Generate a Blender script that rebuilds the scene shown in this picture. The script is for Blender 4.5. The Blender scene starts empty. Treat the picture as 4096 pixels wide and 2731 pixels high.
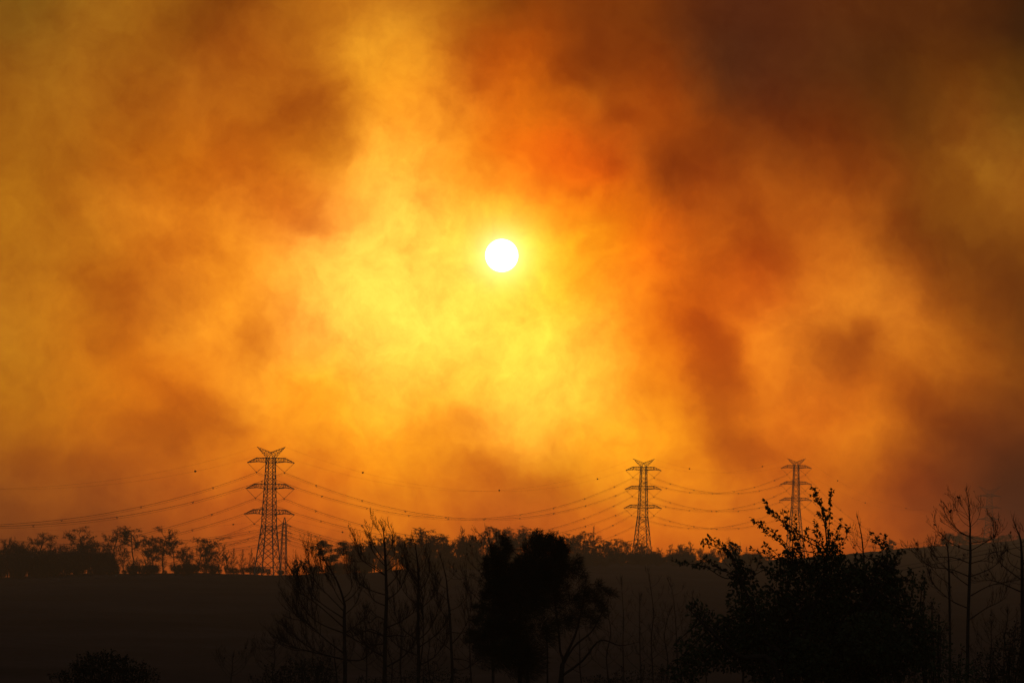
import bpy, bmesh, math, random
import numpy as np
from mathutils import Vector, Matrix

# ------------------------------------------------------------------ camera
SC = bpy.context.scene
COL = SC.collection
F = 14160.0                      # focal length in pixels of the 4096 px photograph
PITCH = math.atan((2420 - 1365.5) / F)
ROLL = math.radians(1.35)
CAM = Vector((0, 0, 20.0))
cd = bpy.data.cameras.new('camera')
cam = bpy.data.objects.new('camera', cd)
COL.objects.link(cam)
CM = Matrix.Rotation(math.pi / 2 + PITCH, 3, 'X') @ Matrix.Rotation(ROLL, 3, 'Z')
cam.matrix_world = Matrix.Translation(CAM) @ CM.to_4x4()
cd.sensor_width = 36.0
cd.lens = 36.0 * F / 4096.0
cd.clip_start = 1.0
cd.clip_end = 30000
SC.camera = cam


def ray(px, py):
    return CM @ Vector(((px - 2048) / F, -(py - 1365.5) / F, -1.0))


def P(px, py, dist):
    """the point seen at a photograph pixel, dist metres ahead"""
    d = ray(px, py)
    return CAM + d * (dist / d.y)


def project(p):
    q = CM.transposed() @ (Vector(p) - CAM)
    return 2048 + F * q.x / -q.z, 1365.5 - F * q.y / -q.z


SUN = ray(2007, 1022).normalized()
HAZE = 0.00021
HAZE_TOP, HAZE_R = 142.0, 4000.0

# ------------------------------------------------------------------ world: smoke lit from behind by the low sun
ROWS_Y = [0, 228, 455, 683, 910, 1138, 1366, 1593, 1820, 2048, 2276]
SKY = [
 [(105,70,16),(145,90,20),(150,88,18),(125,66,12),(150,80,16),(180,100,20),(195,115,26),(165,90,16),(125,58,10),(122,52,10),(110,48,11),(88,40,16),(84,38,16),(90,42,14),(85,40,12),(78,36,10),(55,28,8)],
 [(130,80,18),(158,98,22),(160,92,18),(155,80,16),(170,85,16),(200,115,24),(235,148,32),(190,95,16),(195,88,11),(135,58,10),(140,60,11),(88,42,16),(84,38,16),(86,42,14),(85,42,11),(105,54,11),(85,48,10)],
 [(145,85,18),(165,98,21),(168,92,18),(180,95,19),(180,92,16),(190,95,16),(255,165,36),(235,130,24),(222,104,12),(190,85,14),(165,70,11),(135,58,11),(108,45,13),(110,48,11),(100,50,11),(130,70,16),(125,75,18)],
 [(165,98,19),(170,98,19),(180,95,14),(195,98,14),(195,95,13),(235,140,28),(255,195,60),(255,158,21),(252,120,13),(236,100,10),(165,72,10),(150,62,10),(170,80,16),(150,68,11),(125,60,11),(140,78,16),(150,85,20)],
 [(178,108,20),(180,105,20),(205,115,24),(220,120,24),(235,130,24),(245,138,22),(255,222,78),(255,210,65),(255,198,42),(255,155,18),(250,116,13),(205,95,16),(180,80,13),(205,105,22),(150,75,14),(120,60,13),(120,62,14)],
 [(182,110,22),(190,112,22),(200,108,20),(225,125,26),(250,150,34),(255,198,66),(255,228,82),(255,230,80),(255,216,58),(255,182,38),(252,130,20),(225,105,16),(205,90,14),(222,120,26),(205,110,26),(150,75,16),(105,52,13)],
 [(185,112,24),(200,118,22),(190,98,16),(245,145,32),(240,140,32),(255,190,65),(255,226,78),(255,225,75),(255,225,70),(255,208,60),(255,142,24),(232,112,18),(235,125,26),(185,90,16),(205,110,24),(175,90,19),(130,66,14)],
 [(180,108,21),(195,112,21),(210,112,18),(230,125,24),(255,165,36),(255,175,36),(255,200,55),(252,180,40),(255,215,65),(255,205,60),(255,155,30),(245,138,22),(215,105,16),(225,115,22),(200,105,21),(130,60,10),(108,50,10)],
 [(165,92,16),(180,98,16),(185,95,14),(200,105,16),(235,130,20),(245,145,26),(255,160,28),(245,145,22),(240,140,21),(245,155,26),(250,160,28),(240,135,22),(200,95,14),(200,100,16),(160,74,11),(114,51,8),(78,38,9)],
 [(140,72,13),(150,75,13),(155,75,12),(185,88,14),(195,90,13),(215,105,16),(225,120,18),(215,110,16),(185,85,12),(205,100,16),(215,105,16),(215,108,18),(205,100,16),(195,92,14),(160,72,11),(110,49,11),(78,37,8)],
 [(110,53,11),(110,51,10),(123,56,11),(149,67,11),(162,70,11),(158,70,11),(162,73,11),(158,68,11),(154,67,11),(167,75,12),(167,75,12),(167,73,12),(158,67,11),(145,61,10),(135,60,11),(118,53,11),(100,46,11)],
]
s = np.array(SKY, float) / 255.0
s = np.where(s <= 0.04045, s / 12.92, ((s + 0.055) / 1.055) ** 2.4)
# the photograph clips red in the brightest smoke: carry red on from the green there
s[..., 0] = np.where(s[..., 0] > 0.93, np.maximum(s[..., 0], 0.955 * (s[..., 1] / 0.305) ** 0.57), s[..., 0])
# the sky lies behind the haze layer: allow for what the layer takes away and adds
HAZE_GLOW = np.array([0.060, 0.026, 0.012])
for i, y in enumerate(ROWS_Y):
    el = max((2420 - y) / F, 0.003)
    path = min((HAZE_TOP - CAM.z) / el, HAZE_R)
    T = math.exp(-HAZE * path)
    s[i] = np.maximum(s[i] - HAZE_GLOW * (1 - T), 0.0015) / T
# B-spline control values that pass through the grid
def bs_solve(a):
    n = a.shape[0]
    m = np.zeros((n, n))
    for k in range(n):
        m[k, k] = 4 / 6
        m[k, max(k - 1, 0)] += 1 / 6
        m[k, min(k + 1, n - 1)] += 1 / 6
    return np.linalg.solve(m, a.reshape(n, -1)).reshape(a.shape)
s = 0.65 * bs_solve(s) + 0.35 * s
s = 0.65 * bs_solve(s.transpose(1, 0, 2)).transpose(1, 0, 2) + 0.35 * s
s = np.maximum(s, 0.0012)
SKY_NORM = float(s.max()) * 1.02

W = bpy.data.worlds.new('World')
SC.world = W
W.use_nodes = True
W.cycles.sampling_method = 'MANUAL'
W.cycles.sample_map_resolution = 512
wt = W.node_tree
wt.nodes.clear()


class NT:
    """tiny node-building helper"""
    def __init__(self, tree):
        self.t = tree

    def n(self, kind, **kw):
        nd = self.t.nodes.new(kind)
        for k, v in kw.items():
            setattr(nd, k, v)
        return nd

    def put(self, sock, v):
        if hasattr(v, 'is_linked'):
            self.t.links.new(v, sock)
        else:
            sock.default_value = v

    def math(self, op, a, b=0.0, c=0.0, clamp=False):
        nd = self.n('ShaderNodeMath', operation=op, use_clamp=clamp)
        self.put(nd.inputs[0], a); self.put(nd.inputs[1], b); self.put(nd.inputs[2], c)
        return nd.outputs[0]

    def vmath(self, op, a, b=None, scale=None):
        nd = self.n('ShaderNodeVectorMath', operation=op)
        self.put(nd.inputs[0], a)
        if b is not None: self.put(nd.inputs[1], b)
        if scale is not None: self.put(nd.inputs['Scale'], scale)
        return nd.outputs['Value'] if op in ('DOT_PRODUCT', 'LENGTH', 'DISTANCE') else nd.outputs[0]

    def noise(self, vec, scale, detail=6, rough=0.55, dist=0.0):
        nd = self.n('ShaderNodeTexNoise')
        self.put(nd.inputs['Vector'], vec)
        nd.inputs['Scale'].default_value = scale
        nd.inputs['Detail'].default_value = detail
        nd.inputs['Roughness'].default_value = rough
        nd.inputs['Distortion'].default_value = dist
        return nd.outputs['Fac'], nd.outputs['Color']

    def maprange(self, v, a, b, c, d, kind='LINEAR'):
        nd = self.n('ShaderNodeMapRange', interpolation_type=kind)
        self.put(nd.inputs[0], v)
        for k, q in zip((1, 2, 3, 4), (a, b, c, d)):
            self.put(nd.inputs[k], q)
        return nd.outputs[0]

    def ramp(self, fac, stops, interp='LINEAR'):
        nd = self.n('ShaderNodeValToRGB')
        cr = nd.color_ramp
        cr.interpolation = interp
        while len(cr.elements) < len(stops):
            cr.elements.new(1.0)
        for e, (p, c) in zip(cr.elements, stops):
            e.position = p
        for e, (p, c) in zip(cr.elements, stops):
            e.color = (*c, 1.0)
        self.put(nd.inputs[0], fac)
        return nd.outputs[0]


w = NT(wt)
tc = w.n('ShaderNodeTexCoord')
direc = w.vmath('NORMALIZE', tc.outputs['Generated'])
# turbulence that bends the smoke
_, turb = w.noise(direc, 17.0, 8, 0.56, 0.0)
_, turb2 = w.noise(direc, 60.0, 6, 0.6, 0.0)
turb = w.vmath('SUBTRACT', turb, (0.5, 0.5, 0.5))
turb2 = w.vmath('SUBTRACT', turb2, (0.5, 0.5, 0.5))
bent = w.vmath('ADD', direc, w.vmath('SCALE', turb, scale=0.020))
bent = w.vmath('ADD', bent, w.vmath('SCALE', turb2, scale=0.012))
bx, by = w.n('ShaderNodeSeparateXYZ'), None
wt.links.new(bent, bx.inputs[0])
az = w.math('ARCTAN2', bx.outputs[0], bx.outputs[1])
el = w.math('ARCSINE', bx.outputs[2])
AZ0, AZ1 = math.atan(-2048 / F), math.atan(2048 / F)
u = w.math('DIVIDE', w.math('SUBTRACT', az, AZ0), AZ1 - AZ0)
# undo the camera's roll so that the grid stays put on the sky: rows run with a slight slope
slope = math.tan(ROLL)
e0 = w.math('ADD', el, w.math('MULTIPLY', az, slope))
EL_TOP, EL_BOT = math.atan((2420 - ROWS_Y[0]) / F), math.atan((2420 - ROWS_Y[-1]) / F)
v = w.math('DIVIDE', w.math('SUBTRACT', EL_TOP, e0), EL_TOP - EL_BOT)
u = w.math('MINIMUM', w.math('MAXIMUM', u, 0.0), 1.0)
v = w.math('MINIMUM', w.math('MAXIMUM', v, 0.0), 1.0)
acc = None
NR, NC = len(ROWS_Y), len(SKY[0])
for i in range(NR):
    row = w.ramp(u, [(k / (NC - 1), tuple(s[i, k] / SKY_NORM)) for k in range(NC)], 'B_SPLINE')
    basis = w.ramp(v, [(k / (NR - 1), (1.0,) * 3 if k == i else (0.0,) * 3) for k in range(NR)], 'B_SPLINE')
    prod = w.vmath('MULTIPLY', row, basis)
    acc = prod if acc is None else w.vmath('ADD', acc, prod)
front = w.vmath('SCALE', acc, scale=SKY_NORM)
# single plumes and breaks in the smoke: place (photograph pixels), half sizes, tilt, optical strength
PLUMES = [(2860,1370,95,200,-8,-.72),(2905,1570,95,180,-5,-.52),(2930,1775,120,95,0,-.55),(2740,1290,80,70,0,-.25),(3430,1285,80,60,0,-.62),(3330,1345,110,55,10,-.38),
 (3410,1450,130,75,20,-.32),(3000,1350,75,120,0,.28),(3085,1655,130,70,0,.28),(3650,1520,120,75,20,-.45),(3730,1610,140,95,20,-.42),(3300,1600,120,50,-10,-.25),
 (3720,1890,180,120,0,-.25),(4060,1800,100,110,0,-.30),(3060,960,130,110,20,-.22),(3700,1060,150,130,20,-.16),(3300,1010,110,70,40,-.10),(3000,820,70,45,20,-.32),(3580,830,70,35,-15,-.22),(3120,1010,85,65,30,-.26),
 (2240,290,80,65,20,-.30),(2310,390,80,45,0,.22),(2440,440,75,32,10,-.26),(2690,640,100,65,-15,-.20),(2480,640,50,110,18,.28),(2370,640,50,55,0,-.22),(2250,740,30,28,0,-.30),
 (3880,600,220,60,32,.28),(3200,480,200,60,20,-.15),(420,1250,150,95,20,-.26),(470,1490,90,55,0,-.20),(700,1640,160,60,22,-.26),(900,1745,140,65,15,-.30),(680,1780,110,75,0,-.20),
 (1030,1430,120,55,20,-.22),(700,1065,130,55,-5,-.16),(850,1310,220,60,-38,.14),(1300,1180,140,85,0,.06),(1880,1690,130,60,-10,-.32),(1960,1860,110,65,20,-.32),(2170,1930,160,60,-5,-.32),
 (700,250,120,85,0,-.26),(820,50,120,70,25,-.30),(1200,470,120,75,10,-.32),(1090,545,160,42,-5,-.20),(1320,620,70,35,0,-.20),(1360,290,65,65,0,.22),(770,600,80,65,0,.16),(450,810,130,65,10,-.16),
 (1880,350,60,70,0,-.26),(1650,815,65,42,0,-.24),(1240,930,75,50,20,-.22),(1600,1010,60,40,10,-.14),(1640,1500,90,40,0,-.14),(1450,1560,120,45,-10,-.16),(2330,1400,90,60,20,-.16),(2300,1120,80,55,0,-.12),
 (230,1950,190,70,8,-.22),(1130,1960,120,60,0,-.20)]
pu = w.math('MULTIPLY', az, F / 100)
pv = w.math('MULTIPLY', e0, -F / 100)
uv = w.n('ShaderNodeCombineXYZ')
wt.links.new(pu, uv.inputs[0]); wt.links.new(pv, uv.inputs[1]); uv.inputs[2].default_value = 1.0
opt = None
for (cx, cy, rx, ry, tilt, amp) in PLUMES:
    cx, cy, rx, ry = (cx - 2048) / 100, (cy - 2420) / 100, rx / 100, ry / 100
    c_, s_ = math.cos(math.radians(tilt)), math.sin(math.radians(tilt))
    x_ = w.vmath('DOT_PRODUCT', uv.outputs[0], (c_ / rx, s_ / rx, -(cx * c_ + cy * s_) / rx))
    y_ = w.vmath('DOT_PRODUCT', uv.outputs[0], (-s_ / ry, c_ / ry, -(-cx * s_ + cy * c_) / ry))
    q_ = w.math('MULTIPLY_ADD', x_, x_, w.math('MULTIPLY', y_, y_))
    g_ = w.math('EXPONENT', w.math('MULTIPLY', q_, -0.8))
    amp *= 0.85
    opt = w.math('MULTIPLY', g_, amp) if opt is None else w.math('MULTIPLY_ADD', g_, amp, opt)
# wisps: fine uneven brightness inside the smoke
f1, _ = w.noise(bent, 46.0, 10, 0.62, 0.0)
f2, _ = w.noise(bent, 14.0, 5, 0.55, 0.0)
wisp = w.math('ADD', w.maprange(f1, 0.25, 0.75, -0.22, 0.22), w.maprange(f2, 0.25, 0.75, -0.03, 0.03))
f3, _ = w.noise(bent, 170.0, 6, 0.62, 0.0)
wisp = w.math('ADD', wisp, w.maprange(f3, 0.25, 0.75, -0.10, 0.10))
wisp = w.math('MULTIPLY', w.math('ADD', 1.0, wisp), w.math('EXPONENT', opt))
tint = w.n('ShaderNodeCombineXYZ')
wt.links.new(w.math('POWER', wisp, 0.80), tint.inputs[0])
wt.links.new(w.math('POWER', wisp, 1.30), tint.inputs[1])
wt.links.new(w.math('POWER', wisp, 1.6), tint.inputs[2])
front = w.vmath('MULTIPLY', front, tint.outputs[0])
# the rest of the dome: the same smoke, dimmer with the angle from the sun
cosang = w.vmath('DOT_PRODUCT', direc, tuple(SUN))
ang = w.math('ARCCOSINE', w.math('MINIMUM', cosang, 0.9999999))
glow = w.math('EXPONENT', w.math('MULTIPLY', ang, -1 / 0.20))
g3, _ = w.noise(direc, 3.2, 7, 0.6, 0.5)
lump = w.maprange(g3, 0.3, 0.7, 0.65, 1.35)
rest = w.vmath('ADD', w.vmath('SCALE', (0.50, 0.17, 0.025), scale=glow), (0.040, 0.026, 0.019))
rest = w.vmath('SCALE', rest, scale=lump)
dx = w.math('ABSOLUTE', az)
inx = w.maprange(dx, 0.146, 0.26, 1.0, 0.0, 'SMOOTHSTEP')
iny = w.maprange(el, 0.172, 0.30, 1.0, 0.0, 'SMOOTHSTEP')
fwd = w.math('GREATER_THAN', bx.outputs[1], 0.0)
wgt = w.math('MULTIPLY', w.math('MULTIPLY', inx, iny), fwd)
mixn = w.n('ShaderNodeMix', data_type='RGBA')
w.put(mixn.inputs['Factor'], wgt)
w.put(mixn.inputs['A'], rest)
w.put(mixn.inputs['B'], front)
smoke = mixn.outputs['Result']
# the sun's disc and the aureole round it, seen through the smoke
h1 = w.math('EXPONENT', w.math('MULTIPLY', w.math('MAXIMUM', w.math('SUBTRACT', ang, 0.0046), 0.0), -1 / 0.0030))
h2 = w.math('EXPONENT', w.math('MULTIPLY', w.math('POWER', w.math('DIVIDE', ang, 0.0108), 2.0), -1.0))
disc = w.maprange(ang, 0.00452, 0.00476, 1.0, 0.0, 'SMOOTHSTEP')
halo = w.vmath('SCALE', (0.25, 0.30, 0.30), scale=h1)
halo = w.vmath('ADD', halo, w.vmath('SCALE', (0.55, 0.50, 0.035), scale=h2))
halo = w.vmath('ADD', halo, w.vmath('SCALE', (3.2, 3.0, 2.6), scale=disc))
smoke = w.vmath('ADD', smoke, halo)
b1 = w.n('ShaderNodeBackground')
w.put(b1.inputs[0], smoke)
b1.inputs[1].default_value = 1.0
# clear dusk sky that filters through the thinner smoke away from the front
nsk = w.n('ShaderNodeTexSky', sky_type='NISHITA', sun_disc=False)
nsk.sun_elevation = math.asin(SUN.z)
nsk.sun_rotation = math.atan2(SUN.x, SUN.y)
nsk.dust_density = 6.0
nsk.air_density = 1.5
thin = w.maprange(ang, 0.35, 1.5, 0.0, 1.0, 'SMOOTHSTEP')
b2 = w.n('ShaderNodeBackground')
w.put(b2.inputs[0], w.vmath('SCALE', nsk.outputs[0], scale=thin))
b2.inputs[1].default_value = 0.05
addn = w.n('ShaderNodeAddShader')
wt.links.new(b1.outputs[0], addn.inputs[0])
wt.links.new(b2.outputs[0], addn.inputs[1])
wo = w.n('ShaderNodeOutputWorld')
wt.links.new(addn.outputs[0], wo.inputs[0])

# ------------------------------------------------------------------ sun lamp, dimmed by the smoke
sd = bpy.data.lights.new('sun', 'SUN')
sd.energy = 0.35
sd.angle = math.radians(0.53)
sd.color = (1.0, 0.50, 0.16)
sun = bpy.data.objects.new('sun', sd)
COL.objects.link(sun)
sun.rotation_euler = SUN.to_track_quat('Z', 'Y').to_euler()
sun.location = (0, 0, 200)

SC.view_settings.view_transform = 'Standard'
SC.view_settings.look = 'None'
SC.view_settings.exposure = 0.0
SC.view_settings.gamma = 1.0
SC.view_settings.use_curve_mapping = False
SC.cycles.use_denoising = True
SC.cycles.max_bounces = 4
SC.cycles.diffuse_bounces = 2
SC.cycles.volume_bounces = 0
SC.cycles.transparent_max_bounces = 4
SC.cycles.use_adaptive_sampling = False

# ------------------------------------------------------------------ materials
def material(name, colour, rough=0.9, var=0.35, scale=3.0, metal=0.0, bump=0.0, spec=0.3, colour2=None):
    m = bpy.data.materials.new(name)
    m.use_nodes = True
    t = m.node_tree
    q = NT(t)
    bsdf = t.nodes['Principled BSDF']
    g = q.n('ShaderNodeTexCoord')
    f, _ = q.noise(g.outputs['Object'], scale, 5, 0.6)
    c2 = colour2 or tuple(c * (1 - var) for c in colour)
    col = q.ramp(f, [(0.3, c2), (0.7, colour)])
    t.links.new(col, bsdf.inputs['Base Color'])
    bsdf.inputs['Roughness'].default_value = rough
    bsdf.inputs['Metallic'].default_value = metal
    bsdf.inputs['Specular IOR Level'].default_value = spec
    if bump:
        b = q.n('ShaderNodeBump')
        b.inputs['Strength'].default_value = bump
        t.links.new(f, b.inputs['Height'])
        t.links.new(b.outputs[0], bsdf.inputs['Normal'])
    return m


M_BARK = material('charred_bark', (0.035, 0.027, 0.022), 0.95, 0.5, 6.0, bump=0.4, spec=0.1)
M_RBARK = material('scorched_bark', (0.050, 0.036, 0.028), 0.95, 0.5, 2.0, spec=0.1)
M_LEAF = material('leaf', (0.045, 0.060, 0.028), 0.85, 0.5, 1.2, spec=0.1)
M_DARK = material('dark_foliage', (0.030, 0.035, 0.022), 0.95, 0.5, 1.5, spec=0.05)
M_FAR = material('ridge_foliage', (0.045, 0.045, 0.028), 0.95, 0.5, 0.8, spec=0.05)
M_STEEL = material('galvanised_steel', (0.22, 0.22, 0.22), 0.65, 0.35, 0.4, metal=0.3)
M_WIRE = material('weathered_conductor', (0.06, 0.056, 0.055), 0.9, 0.3, 0.5, spec=0.1)
M_INS = material('insulator', (0.12, 0.10, 0.09), 0.6, 0.3, 2.0)
M_BALL = material('marker_paint', (0.35, 0.08, 0.04), 0.7, 0.4, 2.0)
M_CONE = material('pine_cone', (0.04, 0.028, 0.02), 0.95, 0.5, 20.0)
M_POLE = material('weathered_wood', (0.09, 0.07, 0.055), 0.9, 0.4, 3.0, bump=0.3)


def ground_material():
    m = bpy.data.materials.new('burnt_grass_and_soil')
    m.use_nodes = True
    t = m.node_tree
    q = NT(t)
    bsdf = t.nodes['Principled BSDF']
    g = q.n('ShaderNodeTexCoord')
    f, _ = q.noise(g.outputs['Object'], 0.012, 8, 0.65, 0.4)
    f2, _ = q.noise(g.outputs['Object'], 0.35, 6, 0.65)
    ff = q.math('ADD', q.math('MULTIPLY', f, 0.65), q.math('MULTIPLY', f2, 0.35))
    c = q.ramp(ff, [(0.32, (0.018, 0.016, 0.017)), (0.50, (0.036, 0.029, 0.031)), (0.68, (0.064, 0.051, 0.052))])
    t.links.new(c, bsdf.inputs['Base Color'])
    bsdf.inputs['Roughness'].default_value = 1.0
    bsdf.inputs['Specular IOR Level'].default_value = 0.0
    b = q.n('ShaderNodeBump')
    b.inputs['Strength'].default_value = 0.5
    b.inputs['Distance'].default_value = 0.4
    t.links.new(f2, b.inputs['Height'])
    t.links.new(b.outputs[0], bsdf.inputs['Normal'])
    return m


# ------------------------------------------------------------------ scene helpers
def tag(o, label=None, cat=None, group=None, kind=None):
    if label: o['label'] = label
    if cat: o['category'] = cat
    if group: o['group'] = group
    if kind: o['kind'] = kind
    return o


def empty(name, loc=(0, 0, 0), parent=None):
    o = bpy.data.objects.new(name, None)
    o.empty_display_size = 0.5
    o.location = loc
    COL.objects.link(o)
    if parent: o.parent = parent
    return o


def put(name, mesh, parent=None, matrix=None):
    o = bpy.data.objects.new(name, mesh)
    COL.objects.link(o)
    if parent: o.parent = parent
    if matrix is not None: o.matrix_local = matrix
    return o


def mesh_from(name, verts, faces, mat, smooth=False):
    me = bpy.data.meshes.new(name)
    me.from_pydata(verts, [], faces)
    me.materials.append(mat)
    if smooth:
        me.polygons.foreach_set('use_smooth', [True] * len(me.polygons))
    me.update()
    return me


def mesh_np(name, V, tris, mat, smooth=False):
    """fast triangle mesh from numpy arrays"""
    me = bpy.data.meshes.new(name)
    nv, nt = len(V), len(tris)
    me.vertices.add(nv)
    me.vertices.foreach_set('co', np.ascontiguousarray(V, np.float32).ravel())
    me.loops.add(nt * 3)
    me.loops.foreach_set('vertex_index', np.ascontiguousarray(tris, np.int32).ravel())
    me.polygons.add(nt)
    me.polygons.foreach_set('loop_start', np.arange(0, nt * 3, 3, dtype=np.int32))
    if smooth:
        me.polygons.foreach_set('use_smooth', np.ones(nt, bool))
    me.materials.append(mat)
    me.update(calc_edges=True)
    return me


class Geo:
    """collects tubes and leaves, then builds one mesh"""
    def __init__(self):
        self.V, self.T, self.n = [], [], 0
        self.tubes = {}

    def add(self, V, T):
        self.V.append(np.asarray(V, float)); self.T.append(np.asarray(T, int) + self.n); self.n += len(V)

    def tube(self, pts, radii, sides=3):
        self.tubes.setdefault((len(pts), sides), []).append((pts, radii))

    def flush(self):
        for (n, sides), lst in self.tubes.items():
            pts = np.array([[tuple(p) for p in a] for a, _ in lst], float)      # N,n,3
            rad = np.array([b for _, b in lst], float)
            d = np.gradient(pts, axis=1)
            d /= np.linalg.norm(d, axis=2, keepdims=True) + 1e-12
            ref = np.where(np.abs(d[..., 2:3]) > 0.9, np.array([1.0, 0, 0]), np.array([0, 0, 1.0]))
            a = np.cross(d, ref); a /= np.linalg.norm(a, axis=2, keepdims=True) + 1e-12
            b = np.cross(d, a)
            th = np.arange(sides) * 2 * math.pi / sides
            ring = pts[:, :, None, :] + rad[:, :, None, None] * (a[:, :, None, :] * np.cos(th)[None, None, :, None] + b[:, :, None, :] * np.sin(th)[None, None, :, None])
            N = len(lst)
            idx = np.arange(N * n * sides).reshape(N, n, sides)
            nx = np.roll(idx, -1, axis=2)
            q0, q1, q2, q3 = idx[:, :-1], nx[:, :-1], nx[:, 1:], idx[:, 1:]
            tr = np.stack([np.stack([q0, q1, q2], -1), np.stack([q0, q2, q3], -1)], -2).reshape(-1, 3)
            caps = []
            for k in range(1, sides - 1):
                caps.append(np.stack([idx[:, -1, 0], idx[:, -1, k], idx[:, -1, k + 1]], -1))
                caps.append(np.stack([idx[:, 0, 0], idx[:, 0, k + 1], idx[:, 0, k]], -1))
            self.add(ring.reshape(-1, 3), np.concatenate([tr] + caps))
        self.tubes = {}

    def leaves(self, pos, along, normal, L, Wd):
        """six-cornered folded leaves"""
        pos, along, normal = (np.asarray(x, float) for x in (pos, along, normal))
        L = np.asarray(L, float)[:, None]; Wd = np.asarray(Wd, float)[:, None]
        along = along / (np.linalg.norm(along, axis=1, keepdims=True) + 1e-9)
        side = np.cross(along, normal); side /= np.linalg.norm(side, axis=1, keepdims=True) + 1e-9
        up = np.cross(side, along)
        v0 = pos
        v1 = pos + along * L * 0.30 + side * Wd * 0.46 + up * Wd * 0.16
        v2 = pos + along * L * 0.66 + side * Wd * 0.38 + up * Wd * 0.10
        v3 = pos + along * L - up * L * 0.08
        v4 = pos + along * L * 0.66 - side * Wd * 0.38 + up * Wd * 0.10
        v5 = pos + along * L * 0.30 - side * Wd * 0.46 + up * Wd * 0.16
        N = len(pos)
        V = np.stack([v0, v1, v2, v3, v4, v5], 1).reshape(-1, 3)
        b = np.arange(N)[:, None] * 6
        T = np.concatenate([b + np.array(t) for t in ((0, 1, 5), (1, 2, 5), (2, 4, 5), (2, 3, 4))])
        self.add(V, T)

    def slivers(self, pos, along, L, Wd, bend):
        """thin bent blades: needles, scorched sprays"""
        pos, along, bend = (np.asarray(x, float) for x in (pos, along, bend))
        L = np.asarray(L, float)[:, None]; Wd = np.asarray(Wd, float)[:, None]
        along = along / (np.linalg.norm(along, axis=1, keepdims=True) + 1e-9)
        ref = np.random.default_rng(5).normal(size=pos.shape)
        side = np.cross(along, ref); side /= np.linalg.norm(side, axis=1, keepdims=True) + 1e-9
        mid = pos + along * L * 0.5
        tip = mid + (along + bend) * L * 0.5
        V = np.stack([pos - side * Wd * .3, pos + side * Wd * .3, mid + side * Wd * .5, mid - side * Wd * .5, tip], 1).reshape(-1, 3)
        b = np.arange(len(pos))[:, None] * 5
        T = np.concatenate([b + np.array(t) for t in ((0, 1, 2), (0, 2, 3), (3, 2, 4))])
        self.add(V, T)

    def reshape(self, fn):
        self.flush()
        self.V = [fn(v) for v in self.V]

    def mesh(self, name, mat, smooth=False):
        self.flush()
        return mesh_np(name, np.concatenate(self.V), np.concatenate(self.T), mat, smooth)


def rnd_unit(rng, n):
    a = rng.normal(size=(n, 3))
    return a / np.linalg.norm(a, axis=1, keepdims=True)


# ------------------------------------------------------------------ ground
CREST = [(-1500, 2310, 1380), (-600, 2306, 1380), (0, 2304, 1380), (500, 2293, 1380), (900, 2297, 1380), (1060, 2296, 1385), (1220, 2292, 1400),
         (1500, 2282, 1460), (1750, 2266, 1540), (2000, 2258, 1640), (2250, 2258, 1740), (2560, 2246, 1880), (2800, 2246, 1960),
         (3000, 2244, 2050), (3250, 2228, 2230), (3450, 2207, 2550), (3640, 2192, 2830), (3780, 2183, 2920), (3900, 2176, 2950),
         (4096, 2152, 2950), (4700, 2120, 2950), (5600, 2160, 2600)]
cr = []
for px, py, D in CREST:
    p = P(px, py, D)
    cr.append((math.atan2(p.x, p.y), math.hypot(p.x, p.y), p.z))
CR = np.array(cr)
Z0 = 12.0


def sstep(x):
    x = np.clip(x, 0, 1)
    return x * x * (3 - 2 * x)


def terrain(x, y):
    x = np.asarray(x, float); y = np.asarray(y, float)
    a = np.arctan2(x, y); r = np.hypot(x, y)
    D = np.interp(a, CR[:, 0], CR[:, 1]); zc = np.interp(a, CR[:, 0], CR[:, 2])
    back = sstep((np.abs(a) - 0.6) / 0.8)
    zc = zc * (1 - back) + 30 * back
    t = np.clip((r - 430) / (D - 430), 0, 1)
    z = Z0 + (zc - Z0) * np.where(t < 1, t ** 1.15, 1.0)
    z = z - 14 * sstep((r - D - 12) / 420)
    near = 1 - sstep((r - 14) / 75)
    z = z + (18.3 - Z0) * near
    amp = sstep((r - 60) / 300)
    z = z + amp * (0.35 * np.sin(x * 0.043 + 1.3 * np.sin(y * 0.019)) + 0.28 * np.sin(x * 0.11 + y * 0.033) + 0.16 * np.sin(x * 0.31 + 2 * np.sin(y * .07)))
    return z


def tz(x, y):
    return float(terrain(x, y))


def crest_r(px):
    a = math.atan((px - 2048) / F)
    return float(np.interp(a, CR[:, 0], CR[:, 1]))


def build_ground():
    fine = np.linspace(-0.22, 0.22, 620)
    rest_ = np.linspace(0.24, 2 * math.pi - 0.24, 90)
    azs = np.concatenate([fine, rest_])
    rr = np.concatenate([[0.01], np.geomspace(4, 430, 26), np.linspace(450, 1300, 46), np.linspace(1315, 3100, 150), np.geomspace(3200, 3950, 9)])
    A, R = np.meshgrid(azs, rr, indexing='ij')
    X, Y = R * np.sin(A), R * np.cos(A)
    Z = terrain(X, Y)
    V = np.stack([X, Y, Z], -1).reshape(-1, 3)
    na, nr = A.shape
    idx = np.arange(na * nr).reshape(na, nr)
    nx = np.roll(idx, -1, axis=0)
    q0, q1, q2, q3 = idx[:, :-1], idx[:, 1:], nx[:, 1:], nx[:, :-1]
    T = np.concatenate([np.stack([q0, q1, q2], -1).reshape(-1, 3), np.stack([q0, q2, q3], -1).reshape(-1, 3)])
    T = T[:, ::-1] if True else T
    me = mesh_np('ground', V, T, ground_material(), True)
    o = put('ground', me)
    tag(o, 'dark burnt hillside rising to the ridge', 'ground', kind='structure')


build_ground()

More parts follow.
